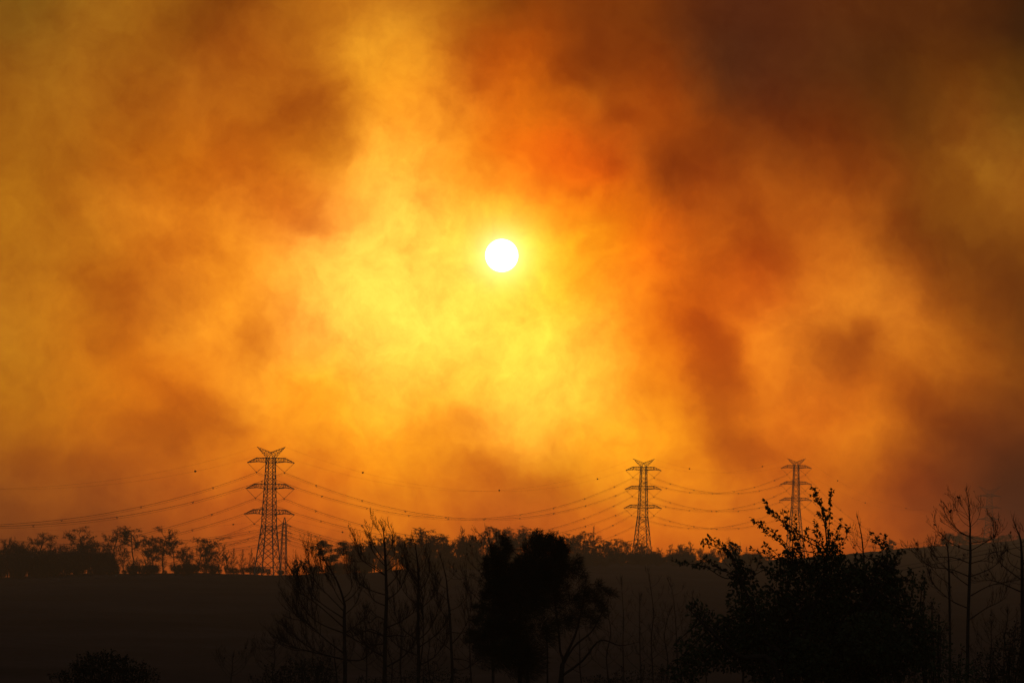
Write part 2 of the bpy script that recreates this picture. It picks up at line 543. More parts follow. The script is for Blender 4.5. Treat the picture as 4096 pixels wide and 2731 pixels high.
# ------------------------------------------------------------------ lattice towers
def unit_bar():
    h = 0.5
    v = [(-h, -h, 0), (h, -h, 0), (h, h, 0), (-h, h, 0), (-h, -h, 1), (h, -h, 1), (h, h, 1), (-h, h, 1)]
    f = [(3, 2, 1, 0), (4, 5, 6, 7), (0, 1, 5, 4), (1, 2, 6, 5), (2, 3, 7, 6), (3, 0, 4, 7)]
    return mesh_from('steel_bar', v, f, M_STEEL)


BAR = unit_bar()


def bar(name, a, b, wd, parent):
    a, b = Vector(a), Vector(b)
    d = b - a
    wd *= 1.15
    m = Matrix.Translation(a) @ d.to_track_quat('Z', 'Y').to_matrix().to_4x4() @ Matrix.Diagonal((wd, wd, d.length, 1))
    return put(name, BAR, parent, m)


def make_insulator():
    """a string of discs along +Z, one metre long"""
    prof = []
    n = 22
    for k in range(n):
        z = k / n
        prof += [(0.035, z), (0.13, z + 0.008), (0.10, z + 0.022), (0.035, z + 0.03)]
    prof += [(0.03, 1.0)]
    sd_ = 6
    v, f = [], []
    for r, z in prof:
        for k in range(sd_):
            a = 2 * math.pi * k / sd_
            v.append((r * math.cos(a), r * math.sin(a), z))
    for i in range(len(prof) - 1):
        for k in range(sd_):
            f.append((i * sd_ + k, i * sd_ + (k + 1) % sd_, (i + 1) * sd_ + (k + 1) % sd_, (i + 1) * sd_ + k))
    return mesh_from('insulator_string', v, f, M_INS)


INS = make_insulator()


def ins(a, b, parent):
    a, b = Vector(a), Vector(b)
    d = b - a
    return put('insulator_string', INS, parent, Matrix.Translation(a) @ d.to_track_quat('Z', 'Y').to_matrix().to_4x4() @ Matrix.Diagonal((1, 1, d.length, 1)))


def make_yoke():
    v = [(-.35, -.05, .25), (.35, -.05, .25), (0, -.05, -.35), (-.35, .05, .25), (.35, .05, .25), (0, .05, -.35)]
    f = [(0, 2, 1), (3, 4, 5), (0, 1, 4, 3), (1, 2, 5, 4), (2, 0, 3, 5)]
    return mesh_from('yoke', v, f, M_STEEL)


YOKE = make_yoke()


def lattice_tower(name, base, yaw, label, ext=0.0, kind='V', group='steel transmission towers on the ridge'):
    """double-circuit tower: body of four legs, three crossarms a side, two earth-wire horns. Local X = along the arms."""
    root = empty(name, base)
    root.rotation_euler = (0, 0, yaw)
    tag(root, label, 'pylon', group)
    bw = 1.0 if kind == 'V' else 1.45
    hw = lambda z: bw * float(np.interp(z, [-30, 0, 19.1, 23.7, 45.7], [4.1 + 30 * 0.095, 4.1, 2.28, 2.02, 1.36]))
    levels = [0, 6, 11, 15.2, 19.1, 21.4, 23.7, 25.6, 28.3, 31, 33.7, 35.6, 38.3, 41, 43.8, 45.7]
    zz = 0
    while zz > -ext + 0.1:
        zz = max(zz - 6.5, -ext)
        levels.insert(0, zz)
    levels = [z + ext for z in levels]
    H = lambda z: hw(z - ext)
    c = [(-1, -1), (1, -1), (1, 1), (-1, 1)]
    top = 45.7 + ext
    corner = lambda k, z: (c[k][0] * H(z), c[k][1] * H(z), z)
    for k in range(4):
        leg = bar('leg', corner(k, -1.5), corner(k, 19.1 + ext), 0.30, root)
        bar('leg', corner(k, 19.1 + ext), corner(k, top), 0.24, root)
    for i in range(len(levels) - 1):
        z0, z1 = levels[i], levels[i + 1]
        for k in range(4):
            k2 = (k + 1) % 4
            wd = 0.17 if z1 - z0 > 3.5 else 0.13
            bar('brace', corner(k, z0), corner(k2, z1), wd, root)
            bar('brace', corner(k2, z0), corner(k, z1), wd, root)
            if z1 - z0 > 4.0:      # redundant members of the wide lower panels
                m = (z0 + z1) / 2
                q = Vector(corner(k, z0)).lerp(Vector(corner(k2, z1)), .25)
                bar('strut', corner(k, z0 * .75 + z1 * .25), q, 0.09, root)
                q = Vector(corner(k2, z0)).lerp(Vector(corner(k, z1)), .25)
                bar('strut', corner(k2, z0 * .75 + z1 * .25), q, 0.09, root)
    for z in (levels[0] + 3.2, 19.1 + ext, 23.7 + ext, 25.6 + ext, 33.7 + ext, 35.6 + ext, 43.8 + ext, top):
        for k in range(4):
            bar('girt', corner(k, z), corner((k + 1) % 4, z), 0.18 if z > 19 + ext - .1 else 0.14, root)
    hang = {}
    for lev, (zu, zl, tipx, vx) in enumerate(((45.7, 43.8, 9.85, 5.85), (35.6, 33.7, 10.15, 6.0), (25.6, 23.7, 10.5, 6.2))):
        zu += ext; zl += ext
        for sgn in (-1, 1):
            arm = empty('crossarm', (0, 0, 0), root)
            tip = Vector((sgn * tipx, 0, zl + 0.05))
            sts = [0.0, 0.16, 0.33, 0.5]
            pts = {}
            for fy in (-1, 1):
                bo = Vector((sgn * H(zl), fy * H(zl), zl))
                uo = Vector((sgn * H(zu), fy * H(zu), zu))
                def lo(t, bo=bo):
                    q = bo.lerp(tip, t); q.z = zl + 0.42 * math.sin(math.pi * t) * (1 if t < 1 else 0); return q
                if kind == 'V':
                    def up(t, uo=uo):
                        q = uo.lerp(Vector((tip.x, 0, zu)), t)
                        if t > 0.52: q.z = zu + (tip.z - zu) * (t - .52) / .48
                        return q
                else:
                    def up(t, uo=uo):
                        q = uo.lerp(tip, t); return q
                for (p, q) in ((0, .5), (.5, 1.0)):
                    bar('chord', lo(p), lo(q), 0.20, arm)
                bar('chord', up(0), up(.52), 0.20, arm)
                bar('chord', up(.52), tip, 0.20, arm)
                for i, t in enumerate(sts[1:] + [0.68, 0.84]):
                    bar('post', lo(t), up(t), 0.11 if t != .5 else 0.18, arm)
                tt = sts + [0.68, 0.84]
                for i in range(len(tt) - 1):
                    bar('diagonal', lo(tt[i]), up(tt[i + 1]), 0.09, arm)
                pts[fy] = (lo, up)
            for t in (.16, .33, .5, .68, .84):
                bar('tie', pts[-1][0](t), pts[1][0](t), 0.09, arm)
                bar('tie', pts[-1][1](t), pts[1][1](t), 0.09, arm)
            if kind == 'V':
                vb = Vector((sgn * vx, 0, zl - 3.7))
                ins(tip, vb, root)
                ins((sgn * H(zl), 0, zl - 0.1), vb, root)
            else:
                vb = Vector((sgn * (tipx - .3), 0, zl - 3.2))
                ins(tip + Vector((0, -.9, 0)), vb, root)
                ins(tip + Vector((0, .9, 0)), vb, root)
            put('yoke', YOKE, root, Matrix.Translation(vb + Vector((0, 0, -.2))))
            hang[(lev, sgn)] = vb + Vector((0, 0, -.3))
    # earth-wire horns
    for sgn in (-1, 1):
        horn = empty('earth_wire_horn', (0, 0, 0), root)
        tip = Vector((sgn * 5.9, 0, top + 4.3))
        if kind != 'V': tip = Vector((sgn * 9.3, 0, top + 6.6))
        for fy in (-1, 1):
            o_ = Vector((sgn * H(top), fy * H(top), top))
            i_ = Vector((0, fy * 0.5, top + (2.1 if kind == 'V' else 2.9)))
            bar('chord', o_, tip, 0.13, horn)
            bar('chord', i_, tip, 0.13, horn)
            bar('chord', o_, i_, 0.15, horn)
            for k in range(4):
                bar('diagonal', o_.lerp(tip, k / 5), i_.lerp(tip, (k + .8) / 5), 0.08, horn)
                bar('diagonal', i_.lerp(tip, (k + .8) / 5), o_.lerp(tip, (k + 1) / 5), 0.08, horn)
        hang[('g', sgn)] = tip
    mw = Matrix.Translation(Vector(base)) @ Matrix.Rotation(yaw, 4, 'Z')
    return root, {k: mw @ p for k, p in hang.items()}


def ground_at(px, py, dist):
    p = P(px, py, dist)
    return Vector((p.x, p.y, tz(p.x, p.y)))


B1 = ground_at(1070, 2308, 1378)
B2 = ground_at(2567, 2240, 1880)
B3 = ground_at(3179, 2225, 2200)
B4 = ground_at(3955, 2230, 3060)
B0 = Vector((B1.x * 2 - B2.x, B1.y * 2 - B2.y, 0))
B0.z = tz(B0.x, B0.y) - 0.5


def yaw_of(a, b):
    d = b - a
    return -math.atan2(d.x, d.y)


Y1, Y3 = yaw_of(B1, B2), (yaw_of(B2, B3) + yaw_of(B3, B4)) / 2
def ext_for(base, px, py, dist):
    """leg extension that brings the horn junction to the pixel it has in the photograph"""
    return max(0.0, P(px, py, dist).z - base.z - 47.8)


E1, E2, E3 = ext_for(B1, 1086, 1817, 1378), ext_for(B2, 2576, 1851, 1880), ext_for(B3, 3185, 1847, 2200)
E4 = ext_for(B4, 3960, 2035, 3060)
print('bases', B0, B1, B2, B3, B4, 'ext', E1, E2, E3, E4)
T1, H1 = lattice_tower('transmission_tower', B1, Y1, 'largest steel lattice pylon rising clear of the trees on the bare ridge', E1)
T2, H2 = lattice_tower('transmission_tower', B2, (Y1 + yaw_of(B2, B3)) / 2, 'steel lattice pylon whose legs sink into the ridge wood', E2)
T3, H3 = lattice_tower('transmission_tower', B3, (yaw_of(B2, B3) * 1.6 + Y1 * .4) / 2, 'steel lattice pylon half hidden behind the broadleaf tree', E3)
T4, H4 = lattice_tower('transmission_tower', B4, yaw_of(B3, B4) * 0.5, 'hazy distant pylon with wide horns behind the bare pine', max(E4, 0), 'I')
T0, H0 = lattice_tower('transmission_tower', B0, Y1, 'steel lattice pylon at the far end of the wires running past the bare ridge', 0.0)

# ------------------------------------------------------------------ wires
def make_spacer():
    v, f = [], []
    arms = [((-.34, 0, .30), (.34, 0, .30)), ((-.34, 0, .30), (0, 0, -.36)), ((.34, 0, .30), (0, 0, -.36))]
    g = Geo()
    for a, b in arms:
        g.tube([a, b], [.085, .085], 4)
    return g.mesh('spacer', M_STEEL)


SPACER = make_spacer()


def make_ball(r=0.42):
    bm = bmesh.new()
    bmesh.ops.create_icosphere(bm, subdivisions=2, radius=r)
    # flange where the two half shells are bolted together
    ret = bmesh.ops.create_cone(bm, cap_ends=True, segments=20, radius1=r * 1.06, radius2=r * 1.06, depth=0.05)
    me = bpy.data.meshes.new('marker_ball')
    bm.to_mesh(me); bm.free()
    me.materials.append(M_BALL)
    return me


BALL = make_ball()


def sagged(a, b, sag, n=40):
    out = []
    for k in range(n + 1):
        t = k / n
        p = Vector(a).lerp(Vector(b), t)
        p.z -= 4 * sag * t * (1 - t)
        out.append(p)
    return out


def wire_at_px(pts, px):
    for p, q in zip(pts, pts[1:]):
        x0, x1 = project(p)[0], project(q)[0]
        if (x0 - px) * (x1 - px) <= 0:
            return p.lerp(q, (px - x0) / (x1 - x0))
    return None


def bundle(a, b, sag, label, group, nsp, phase=0.5):
    mid = Vector(a)
    root = empty('conductor_bundle', mid)
    tag(root, label, 'power line', group)
    pts = sagged(a, b, sag, 44)
    side = Vector((b - a)).cross(Vector((0, 0, 1))).normalized()
    for off, zz in ((-.34, .30), (.34, .30), (0, -.36)):
        g = Geo()
        g.tube([tuple(p - mid + side * off + Vector((0, 0, zz))) for p in pts], [0.034] * len(pts), 4)
        put('conductor', g.mesh('conductor', M_WIRE), root)
    rot = (b - a).to_track_quat('Y', 'Z').to_matrix().to_4x4()
    for k in range(nsp):
        t = (k + phase) / nsp
        p = Vector(a).lerp(Vector(b), t); p.z -= 4 * sag * t * (1 - t)
        put('spacer', SPACER, root, Matrix.Translation(p - mid) @ rot)
    return root


def earth_wire(a, b, sag, label, group, balls=(), n=44, rad=0.018, mat=None, name='earth_wire'):
    mid = Vector(a)
    pts = sagged(a, b, sag, n)
    g = Geo()
    g.tube([tuple(p - mid) for p in pts], [rad] * len(pts), 4)
    root = empty(name, mid)
    tag(root, label, 'power line', group)
    put('wire', g.mesh('wire', mat or M_WIRE), root)
    for bpx in balls:
        q = wire_at_px(pts, bpx)
        if q is None:
            print('ball off wire', bpx); continue
        put('marker_ball', BALL, root, Matrix.Translation(q - mid))
    return root


LEVN = ('top', 'middle', 'bottom')
SIDEN = {-1: 'hill', 1: 'valley'}
SPANS = [
    (H0, H1, 22.0, 20.0, 8, 'running from the largest pylon away from the other pylons', 'power lines leaving the largest pylon', {-1: [], 1: [781]}),
    (H1, H2, 20.0, 17.3, 10, 'between the largest pylon and the pylon in the wood', 'power lines between the two largest pylons', {-1: [1997], 1: [1451, 2390]}),
    (H2, H3, 10.0, 8.3, 7, 'between the wood pylon and the half hidden pylon', 'power lines between the wood pylon and the half hidden pylon', {-1: [3050], 1: [2758]}),
    (H3, H4, (42.0, 35.0, 25.0), 26.0, 12, 'from the half hidden pylon toward the hazy pylon', 'power lines toward the hazy pylon', {-1: [3461], 1: [3351, 3624]}),
]
for si, (A, B, sg, sgg, nsp, where, grp, balls) in enumerate(SPANS):
    for lev in range(3):
        for sgn in (-1, 1):
            bundle(A[(lev, sgn)], B[(lev, sgn)], sg[lev] if isinstance(sg, tuple) else sg, '%s %s-side wire bundle %s' % (LEVN[lev], SIDEN[sgn], where), grp, nsp, 0.35 if sgn < 0 else 0.65)
    for sgn in (-1, 1):
        earth_wire(A[('g', sgn)], B[('g', sgn)], sgg, '%s-side earth wire with marker balls %s' % (SIDEN[sgn], where) if balls[sgn] else
                   '%s-side thin bare earth wire %s' % (SIDEN[sgn], where), grp, balls[sgn])


def small_tower(base, yaw, label, h=27.5):
    root = empty('small_transmission_tower', base)
    root.rotation_euler = (0, 0, yaw)
    tag(root, label, 'pylon', 'slender pylons of the second line')
    hw = lambda z: float(np.interp(z, [0, 16.0, 23.5, h], [1.6, 0.95, 0.8, 0.12]))
    c = [(-1, -1), (1, -1), (1, 1), (-1, 1)]
    corner = lambda k, z: (c[k][0] * hw(z), c[k][1] * hw(z), z)
    for k in range(4):
        bar('leg', corner(k, -1), corner(k, 23.5), 0.20, root)
        bar('leg', corner(k, 23.5), corner(k, h), 0.15, root)
    lv = list(np.linspace(0, 16, 8)) + [18, 20, 22, 23.5, 25.2]
    for z0, z1 in zip(lv, lv[1:]):
        for k in range(4):
            bar('brace', corner(k, z0), corner((k + 1) % 4, z1), 0.11, root)
            bar('brace', corner((k + 1) % 4, z0), corner(k, z1), 0.11, root)
    hang = {('g', 0): Vector((0, 0, h))}
    for lev, (z, L) in enumerate(((23.5, 3.0), (20.0, 3.6), (16.4, 3.1))):
        for sgn in (-1, 1):
            arm = empty('crossarm', (0, 0, 0), root)
            tip = Vector((sgn * L, 0, z))
            for fy in (-1, 1):
                a_ = Vector((sgn * hw(z), fy * hw(z), z)); b_ = Vector((sgn * hw(z + 1.2), fy * hw(z + 1.2), z + 1.2))
                bar('chord', a_, tip, 0.14, arm); bar('chord', b_, tip, 0.14, arm)
                bar('diagonal', a_.lerp(tip, .5), b_.lerp(tip, .25), 0.08, arm)
            ins(tip, tip + Vector((0, 1.3, -.35)), root)
            ins(tip, tip + Vector((0, -1.3, -.35)), root)
            g = Geo()
            g.tube([tuple(tip + Vector((0, y, -.35 - 1.5 * (1 - (y / 1.3) ** 2)))) for y in np.linspace(-1.3, 1.3, 9)], [.035] * 9, 4)
            put('jumper_loop', g.mesh('jumper_loop', M_WIRE), root)
            hang[(lev, sgn)] = tip + Vector((0, 0, -.35))
    mw = Matrix.Translation(Vector(base)) @ Matrix.Rotation(yaw, 4, 'Z')
    return root, {k: mw @ p for k, p in hang.items()}


C1 = ground_at(1132, 2300, 1700); C1.z = P(1130, 2068, 1700).z - 27.5
C2 = ground_at(2260, 2300, 2200)
C0 = ground_at(-420, 2300, 1480)
C0.z = max(C0.z, 14)
yC = yaw_of(C0, C2) * 0.5
_, K1 = small_tower(C1 , yC, 'small slender pylon just behind the largest pylon')
_, K2 = small_tower(C2, yC, 'small slender pylon screened by the dense windblown evergreen')
_, K0 = small_tower(C0, yC, 'small slender pylon at the far end of the second line')
for (A, B, where, gb) in ((K0, K1, 'behind the flat-topped pines', [933]), (K1, K2, 'behind the wood between the big pylons', [1370])):
    for lev in range(3):
        for sgn in (-1, 1):
            bundle(A[(lev, sgn)], B[(lev, sgn)], 9.0, '%s %s-side wire of the small pylon line %s' % (LEVN[lev], SIDEN[sgn], where), 'wires of the second line', 6)
    earth_wire(A[('g', 0)], B[('g', 0)], 7.0, 'thin earth wire of the small pylon line %s' % where, 'wires of the second line', gb)

# ------------------------------------------------------------------ trees
def grow(rng, geo, p, d, L, r, lev, spec, tips=None):
    """recursive limb: spec[lev] = dict(n, wig, up, kids, kl, ka, t0, sides)"""
    q = spec[lev]
    n = q['n']
    pts, rad = [p.copy()], [r]
    step = L / n
    dd = d.normalized()
    nodes = []
    for k in range(n):
        dd = dd + Vector((rng.normal(), rng.normal(), rng.normal())) * q['wig'] + Vector((q.get('lean', 0), 0, q['up']))
        dd.normalize()
        p = p + dd * step
        rr = r * (1 - (1 - q.get('taper', .35)) * (k + 1) / n)
        pts.append(p.copy()); rad.append(max(rr, spec['rmin']))
        nodes.append((p.copy(), dd.copy(), rr, (k + 1) / n))
    geo[min(lev, len(geo) - 1)].tube([tuple(a) for a in pts], rad, q['sides'])
    if tips is not None and lev >= spec.get('tiplev', 2):
        tips.append((pts[-1], dd.copy()))
    if lev + 1 < spec['levels']:
        kn = q['kids']
        for k in range(kn):
            t = q['t0'] + (1 - q['t0']) * (k + rng.random()) / kn
            x = t * n
            i = min(int(x), n - 1)
            a = Vector(pts[i]).lerp(Vector(pts[i + 1]), x - i)
            base = (Vector(pts[i + 1]) - Vector(pts[i])).normalized()
            perp = base.cross(Vector((rng.normal(), rng.normal(), rng.normal()))).normalized()
            an = q['ka'] * (0.7 + 0.6 * rng.random())
            nd = base * math.cos(an) + perp * math.sin(an)
            grow(rng, geo, a, nd, L * q['kl'] * (0.55 + 0.7 * rng.random()) * (1 - q.get('shrink', .3) * t), max(rad[i + 1] * 0.62, spec['rmin']), lev + 1, spec, tips)


def arch_bare(seed, style):
    """unit-height (1 = ~18 m) burnt tree; returns trunk mesh, crown mesh"""
    rng = np.random.default_rng(seed)
    trunk, crown = Geo(), Geo()
    rmin = 0.0016
    if style == 'umbrella':
        pts = [Vector((0, 0, -.03))]; d = Vector((rng.normal() * .10, rng.normal() * .10, 1)).normalized()
        n = 9; rad = [0.020]
        htop = 0.84 + 0.05 * rng.random()
        for k in range(n):
            d = (d + Vector((rng.normal(), rng.normal(), 0)) * .15 + Vector((0, 0, .2))).normalized()
            pts.append(pts[-1] + d * (htop / n)); rad.append(0.020 * (1 - .6 * (k + 1) / n))
        trunk.tube([tuple(p) for p in pts], rad, 6)
        spec = {'levels': 4, 'rmin': rmin,
                0: dict(n=8, wig=.20, up=.035, kids=9, kl=.46, ka=.80, t0=.30, sides=5, taper=.35, shrink=.1),
                1: dict(n=5, wig=.26, up=.06, kids=8, kl=.52, ka=.80, t0=.20, sides=4, shrink=.1),
                2: dict(n=3, wig=.25, up=.14, kids=5, kl=.55, ka=.7, t0=.15, sides=3),
                3: dict(n=2, wig=.25, up=.22, kids=0, kl=.5, ka=.7, t0=.2, sides=3)}
        nl = 12
        low = .50 + .15 * rng.random()
        for k in range(nl):
            t = low + (1 - low) * (k + .4) / nl
            i = min(int(t * n), n - 1)
            a = pts[i].lerp(pts[i + 1], t * n - i)
            phi = k * 2.4 + rng.random()
            q_ = (t - low) / (1 - low)
            el_ = -.05 + .55 * q_ ** 1.5 + rng.normal() * .12
            nd = Vector((math.cos(phi) * math.cos(el_), math.sin(phi) * math.cos(el_), math.sin(el_)))
            L = (.20 + .14 * q_) * (.7 + .5 * rng.random())
            grow(rng, [crown], a, nd, L, rad[i + 1] * .7, 0, spec)
        for k in range(4):     # dead stubs lower on the bole
            t = .25 + .3 * rng.random(); i = int(t * n)
            phi = rng.random() * 6.28
            grow(rng, [crown], pts[i], Vector((math.cos(phi), math.sin(phi), .1)), .10 + .08 * rng.random(), .004, 2, spec)
        def flat(v):           # wind-clipped, table-like top
            v = v.copy()
            v[:, 2] = np.where(v[:, 2] > zc, zc + (v[:, 2] - zc) * .38, v[:, 2])
            v[:, 2] /= zc + (ztop - zc) * .38
            v[:, :2] *= np.where(v[:, 2:3] > .45, 1 + .35 * np.clip((v[:, 2:3] - .45) / .25, 0, 1), 1.0)
            return v
        crown.flush()
        ztop = max(float(v[:, 2].max()) for v in crown.V); zc = ztop - .24
        trunk.reshape(flat); crown.reshape(flat)
    elif style == 'oak':
        spec = {'levels': 5, 'rmin': rmin,
                4: dict(n=2, wig=.25, up=.15, kids=0, kl=.5, ka=.7, t0=.2, sides=3),
                0: dict(n=8, wig=.16, up=.10, kids=0, kl=.6, ka=.7, t0=.3, sides=6, taper=.3),
                1: dict(n=6, wig=.22, up=.05, kids=8, kl=.45, ka=.75, t0=.15, sides=4),
                2: dict(n=4, wig=.24, up=.10, kids=7, kl=.48, ka=.7, t0=.1, sides=3),
                3: dict(n=3, wig=.25, up=.12, kids=4, kl=.55, ka=.7, t0=.2, sides=3)}
        grow(rng, [trunk], Vector((0, 0, -.03)), Vector((rng.normal() * .12, rng.normal() * .1, 1)), .70, .019, 0, spec)
        for k in range(13):
            t = .18 + .6 * k / 13
            phi = k * 2.4 + rng.random()
            el_ = .15 + .6 * rng.random()
            grow(rng, [crown], Vector((0, 0, t * .85)), Vector((math.cos(phi) * math.cos(el_), math.sin(phi) * math.cos(el_), math.sin(el_))),
                 (.42 - .20 * t) * (.8 + .4 * rng.random()), .0095, 1, spec)
    else:                       # conical burnt pine
        pts = [Vector((0, 0, -.03)), Vector((.01, 0, .3)), Vector((rng.normal() * .02, .01, .65)), Vector((rng.normal() * .03, 0, 1.0))]
        trunk.tube([tuple(p) for p in pts], [.013, .010, .006, .0016], 6)
        spec = {'levels': 4, 'rmin': rmin * .9,
                1: dict(n=5, wig=.14, up=.10, kids=10, kl=.45, ka=.75, t0=.1, sides=4),
                2: dict(n=3, wig=.2, up=.16, kids=5, kl=.5, ka=.6, t0=.2, sides=3),
                3: dict(n=2, wig=.2, up=.2, kids=0, kl=.5, ka=.6, t0=.2, sides=3)}
        for k in range(34):
            t = .18 + .80 * k / 34
            x = t * 3; i = min(int(x), 2)
            phi = k * 2.4 + rng.random() * .8
            grow(rng, [crown], pts[i].lerp(pts[i + 1], x - i), Vector((math.cos(phi), math.sin(phi), .25 + .5 * t)), (.30 * (1 - t) + .06) * (.6 + .7 * rng.random()), .005, 1, spec)
    return trunk.mesh('trunk', M_RBARK), crown.mesh('crown', M_RBARK)


def arch_leafy(seed, style):
    """unit-height evergreen: pine with clumped needles, or scrub"""
    rng = np.random.default_rng(seed)
    trunk, crown = Geo(), Geo()
    blobs = []
    if style == 'pine':
        trunk.tube([(0, 0, -.03), (.02, 0, .35), (-.01, .01, .7), (.01, 0, .92)], [.016, .013, .008, .003], 6)
        for k in range(16):
            t = .34 + .62 * k / 16
            phi = k * 2.4 + rng.random()
            rr = (.30 * math.sin(math.pi * min(1, (1.10 - t) / .75)) + .03) * (.7 + .5 * rng.random())
            c_ = np.array([rr * math.cos(phi), rr * math.sin(phi), t])
            trunk.tube([(0, 0, t - .10), tuple(c_ * [.5, .5, 1] - [0, 0, .05]), tuple(c_)], [.006, .004, .002], 4)
            blobs.append((c_, np.array([.13, .13, .055]) * (.8 + .5 * rng.random()), 300))
    elif style == 'scrub':
        for k in range(15):
            phi = rng.random() * 6.28; rr = .36 * math.sqrt(rng.random()); t = .12 + .72 * rng.random() * (1 - rr)
            c_ = np.array([rr * math.cos(phi), rr * math.sin(phi), t])
            trunk.tube([(0, 0, -.05), tuple(c_ * [.4, .4, .5]), tuple(c_), tuple(c_ * [1.15, 1.15, 1] + [0, 0, .16])], [.014, .010, .006, .003], 4)
            blobs.append((c_, np.array([.12, .12, .13]) * (.5 + .9 * rng.random()), 230))
        for k in range(150):
            phi = rng.random() * 6.28; rr = .36 * math.sqrt(rng.random())
            a = np.array([rr * math.cos(phi), rr * math.sin(phi), .2 + .4 * rng.random()])
            b = a + np.array([rng.normal() * .09, rng.normal() * .09, .15 + .30 * rng.random()])
            trunk.tube([tuple(a), tuple((a + b) / 2 + rng.normal(size=3) * .015), tuple(b)], [.006, .005, .003], 3)
    else:                       # round-headed far evergreen
        trunk.tube([(0, 0, -.03), (.01, 0, .4), (0, 0, .7)], [.025, .02, .01], 6)
        for k in range(14):
            d = rnd_unit(rng, 1)[0]
            c_ = np.array([0, 0, .47]) + d * [.30, .30, .36]
            trunk.tube([(0, 0, .35), tuple((c_ + [0, 0, .45]) / 2), tuple(c_)], [.01, .007, .003], 4)
            blobs.append((c_, np.array([.20, .20, .16]) * (.7 + .6 * rng.random()), 380))
    for c_, r_, n in blobs:
        d = rnd_unit(rng, n) * (rng.random((n, 1)) ** .38)
        pos = c_ + d * r_
        al = d + rnd_unit(rng, n) * .6 + [0, 0, .35]
        crown.leaves(pos, al, rnd_unit(rng, n), rng.uniform(.022, .045, n), rng.uniform(.012, .024, n))
    return trunk.mesh('trunk', M_RBARK), crown.mesh('crown', M_FAR)


ARCH = {}
for k in range(5): ARCH[('umbrella', k)] = arch_bare(100 + k, 'umbrella')
for k in range(4): ARCH[('oak', k)] = arch_bare(200 + k, 'oak')
for k in range(3): ARCH[('cone', k)] = arch_bare(300 + k, 'cone')
for k in range(2): ARCH[('pine', k)] = arch_leafy(400 + k, 'pine')
for k in range(4): ARCH[('scrub', k)] = arch_leafy(500 + k, 'scrub')
for k in range(3): ARCH[('round', k)] = arch_leafy(600 + k, 'round')

RNG = np.random.default_rng(77)


def ridge_tree(px, top, kind, var=None, wide=1.0, dr=None, label=None, group=None, D=None, name=None):
    D = (D or crest_r(px)) + (RNG.uniform(-22, 12) if dr is None else dr)
    g = P(px, 2280, D)
    base = Vector((g.x, g.y, tz(g.x, g.y)))
    h = P(px, top, D).z - base.z
    if h < 1.5:
        h = 1.5
    nvar = sum(1 for a in ARCH if a[0] == kind)
    var = int(RNG.integers(nvar)) if var is None else var % nvar
    nm = name or {'umbrella': 'burnt_pine', 'oak': 'bare_tree', 'cone': 'burnt_pine', 'pine': 'pine_tree', 'scrub': 'scrub_bush', 'round': 'evergreen_tree'}[kind]
    root = empty(nm, base)
    root.rotation_euler = (0, 0, RNG.uniform(0, 6.28))
    ww = h * wide
    root.scale = (ww, ww, h)
    tm, cm = ARCH[(kind, var)]
    put('trunk', tm, root); put('crown', cm, root)
    cat = 'bush' if kind == 'scrub' else 'tree'
    tag(root, label, cat, group)
    return root


KIND = {'umbrella': 'leafless flat-topped pine', 'oak': 'leafless crooked broad tree', 'cone': 'leafless pointed pine', 'pine': 'pine still holding dark needles',
        'scrub': 'dark bushy scrub', 'round': 'round-headed evergreen'}


ZONES = [(310, 'on the ridge beyond the lone spreading pine'), (500, 'on the ridge near the lone spreading pine'), (700, 'on the ridge near the fullest flat crown'),
         (890, 'on the ridge near the pine with wide tiers'), (1105, 'on the ridge at the feet of the largest pylon'), (1270, 'on the bare ridge by the slender pylon'),
         (1600, 'in the wood near the dark pine in needle'), (1780, 'in the wood near the small high flat crown'), (1940, 'in the wood near the tall pointed pine'),
         (2270, 'in the wood behind the dense windblown evergreen'), (2460, 'in the wood near the thin dead spike'), (2640, 'in the wood at the feet of the second pylon'),
         (2900, 'in the wood between second pylon and broadleaf tree'), (9999, 'in the wood behind the broadleaf tree')]


def zone(px):
    return next(z for lim, z in ZONES if px < lim)


def std(px, top, kind, **kw):
    z = zone(px)
    kw.setdefault('label', '%s %s' % (KIND[kind], z))
    kw.setdefault('group', '%s %s' % ({'umbrella': 'flat-topped pines', 'oak': 'crooked trees', 'cone': 'pointed pines', 'pine': 'needle pines', 'scrub': 'scrub', 'round': 'evergreens'}[kind], z))
    return ridge_tree(px, top, kind, **kw)


# trees that stand out by their own shape
ridge_tree(352, 2103, 'umbrella', 0, .95, label='leafless flat-topped pine spreading alone above the dense scrub', group='flat-topped pines on the ridge')
ridge_tree(650, 2099, 'umbrella', 1, .85, label='leafless pine with the fullest flat crown among the ridge trees', group='flat-topped pines on the ridge')
ridge_tree(535, 2101, 'umbrella', 2, .80, label='leafless pine with a forked flat crown beside the fullest crown', group='flat-topped pines on the ridge')
ridge_tree(455, 2109, 'umbrella', 3, .75, label='leafless narrow flat-topped pine between the lone pine and the forked one', group='flat-topped pines on the ridge')
ridge_tree(788, 2140, 'umbrella', 4, 1.0, label='leafless pine with a straight clear trunk and wide tiers', group='flat-topped pines on the ridge')
ridge_tree(1322, 2158, 'pine', 0, 1.25, label='dark pine still in needle where the bare ridge meets the wood')
ridge_tree(1712, 2107, 'umbrella', 2, .85, label='leafless pine with a small high flat crown above the middle wood', group='flat-topped pines on the ridge')
ridge_tree(1848, 2108, 'cone', 0, .95, label='leafless pointed pine standing taller than the wood round it')
ridge_tree(2372, 2104, 'cone', 1, .45, label='thin dead spike of a pine above the wood near the second pylon')
ridge_tree(2558, 2132, 'oak', 1, .80, dr=-60, label='leafless forked tree in front of the second pylon legs')
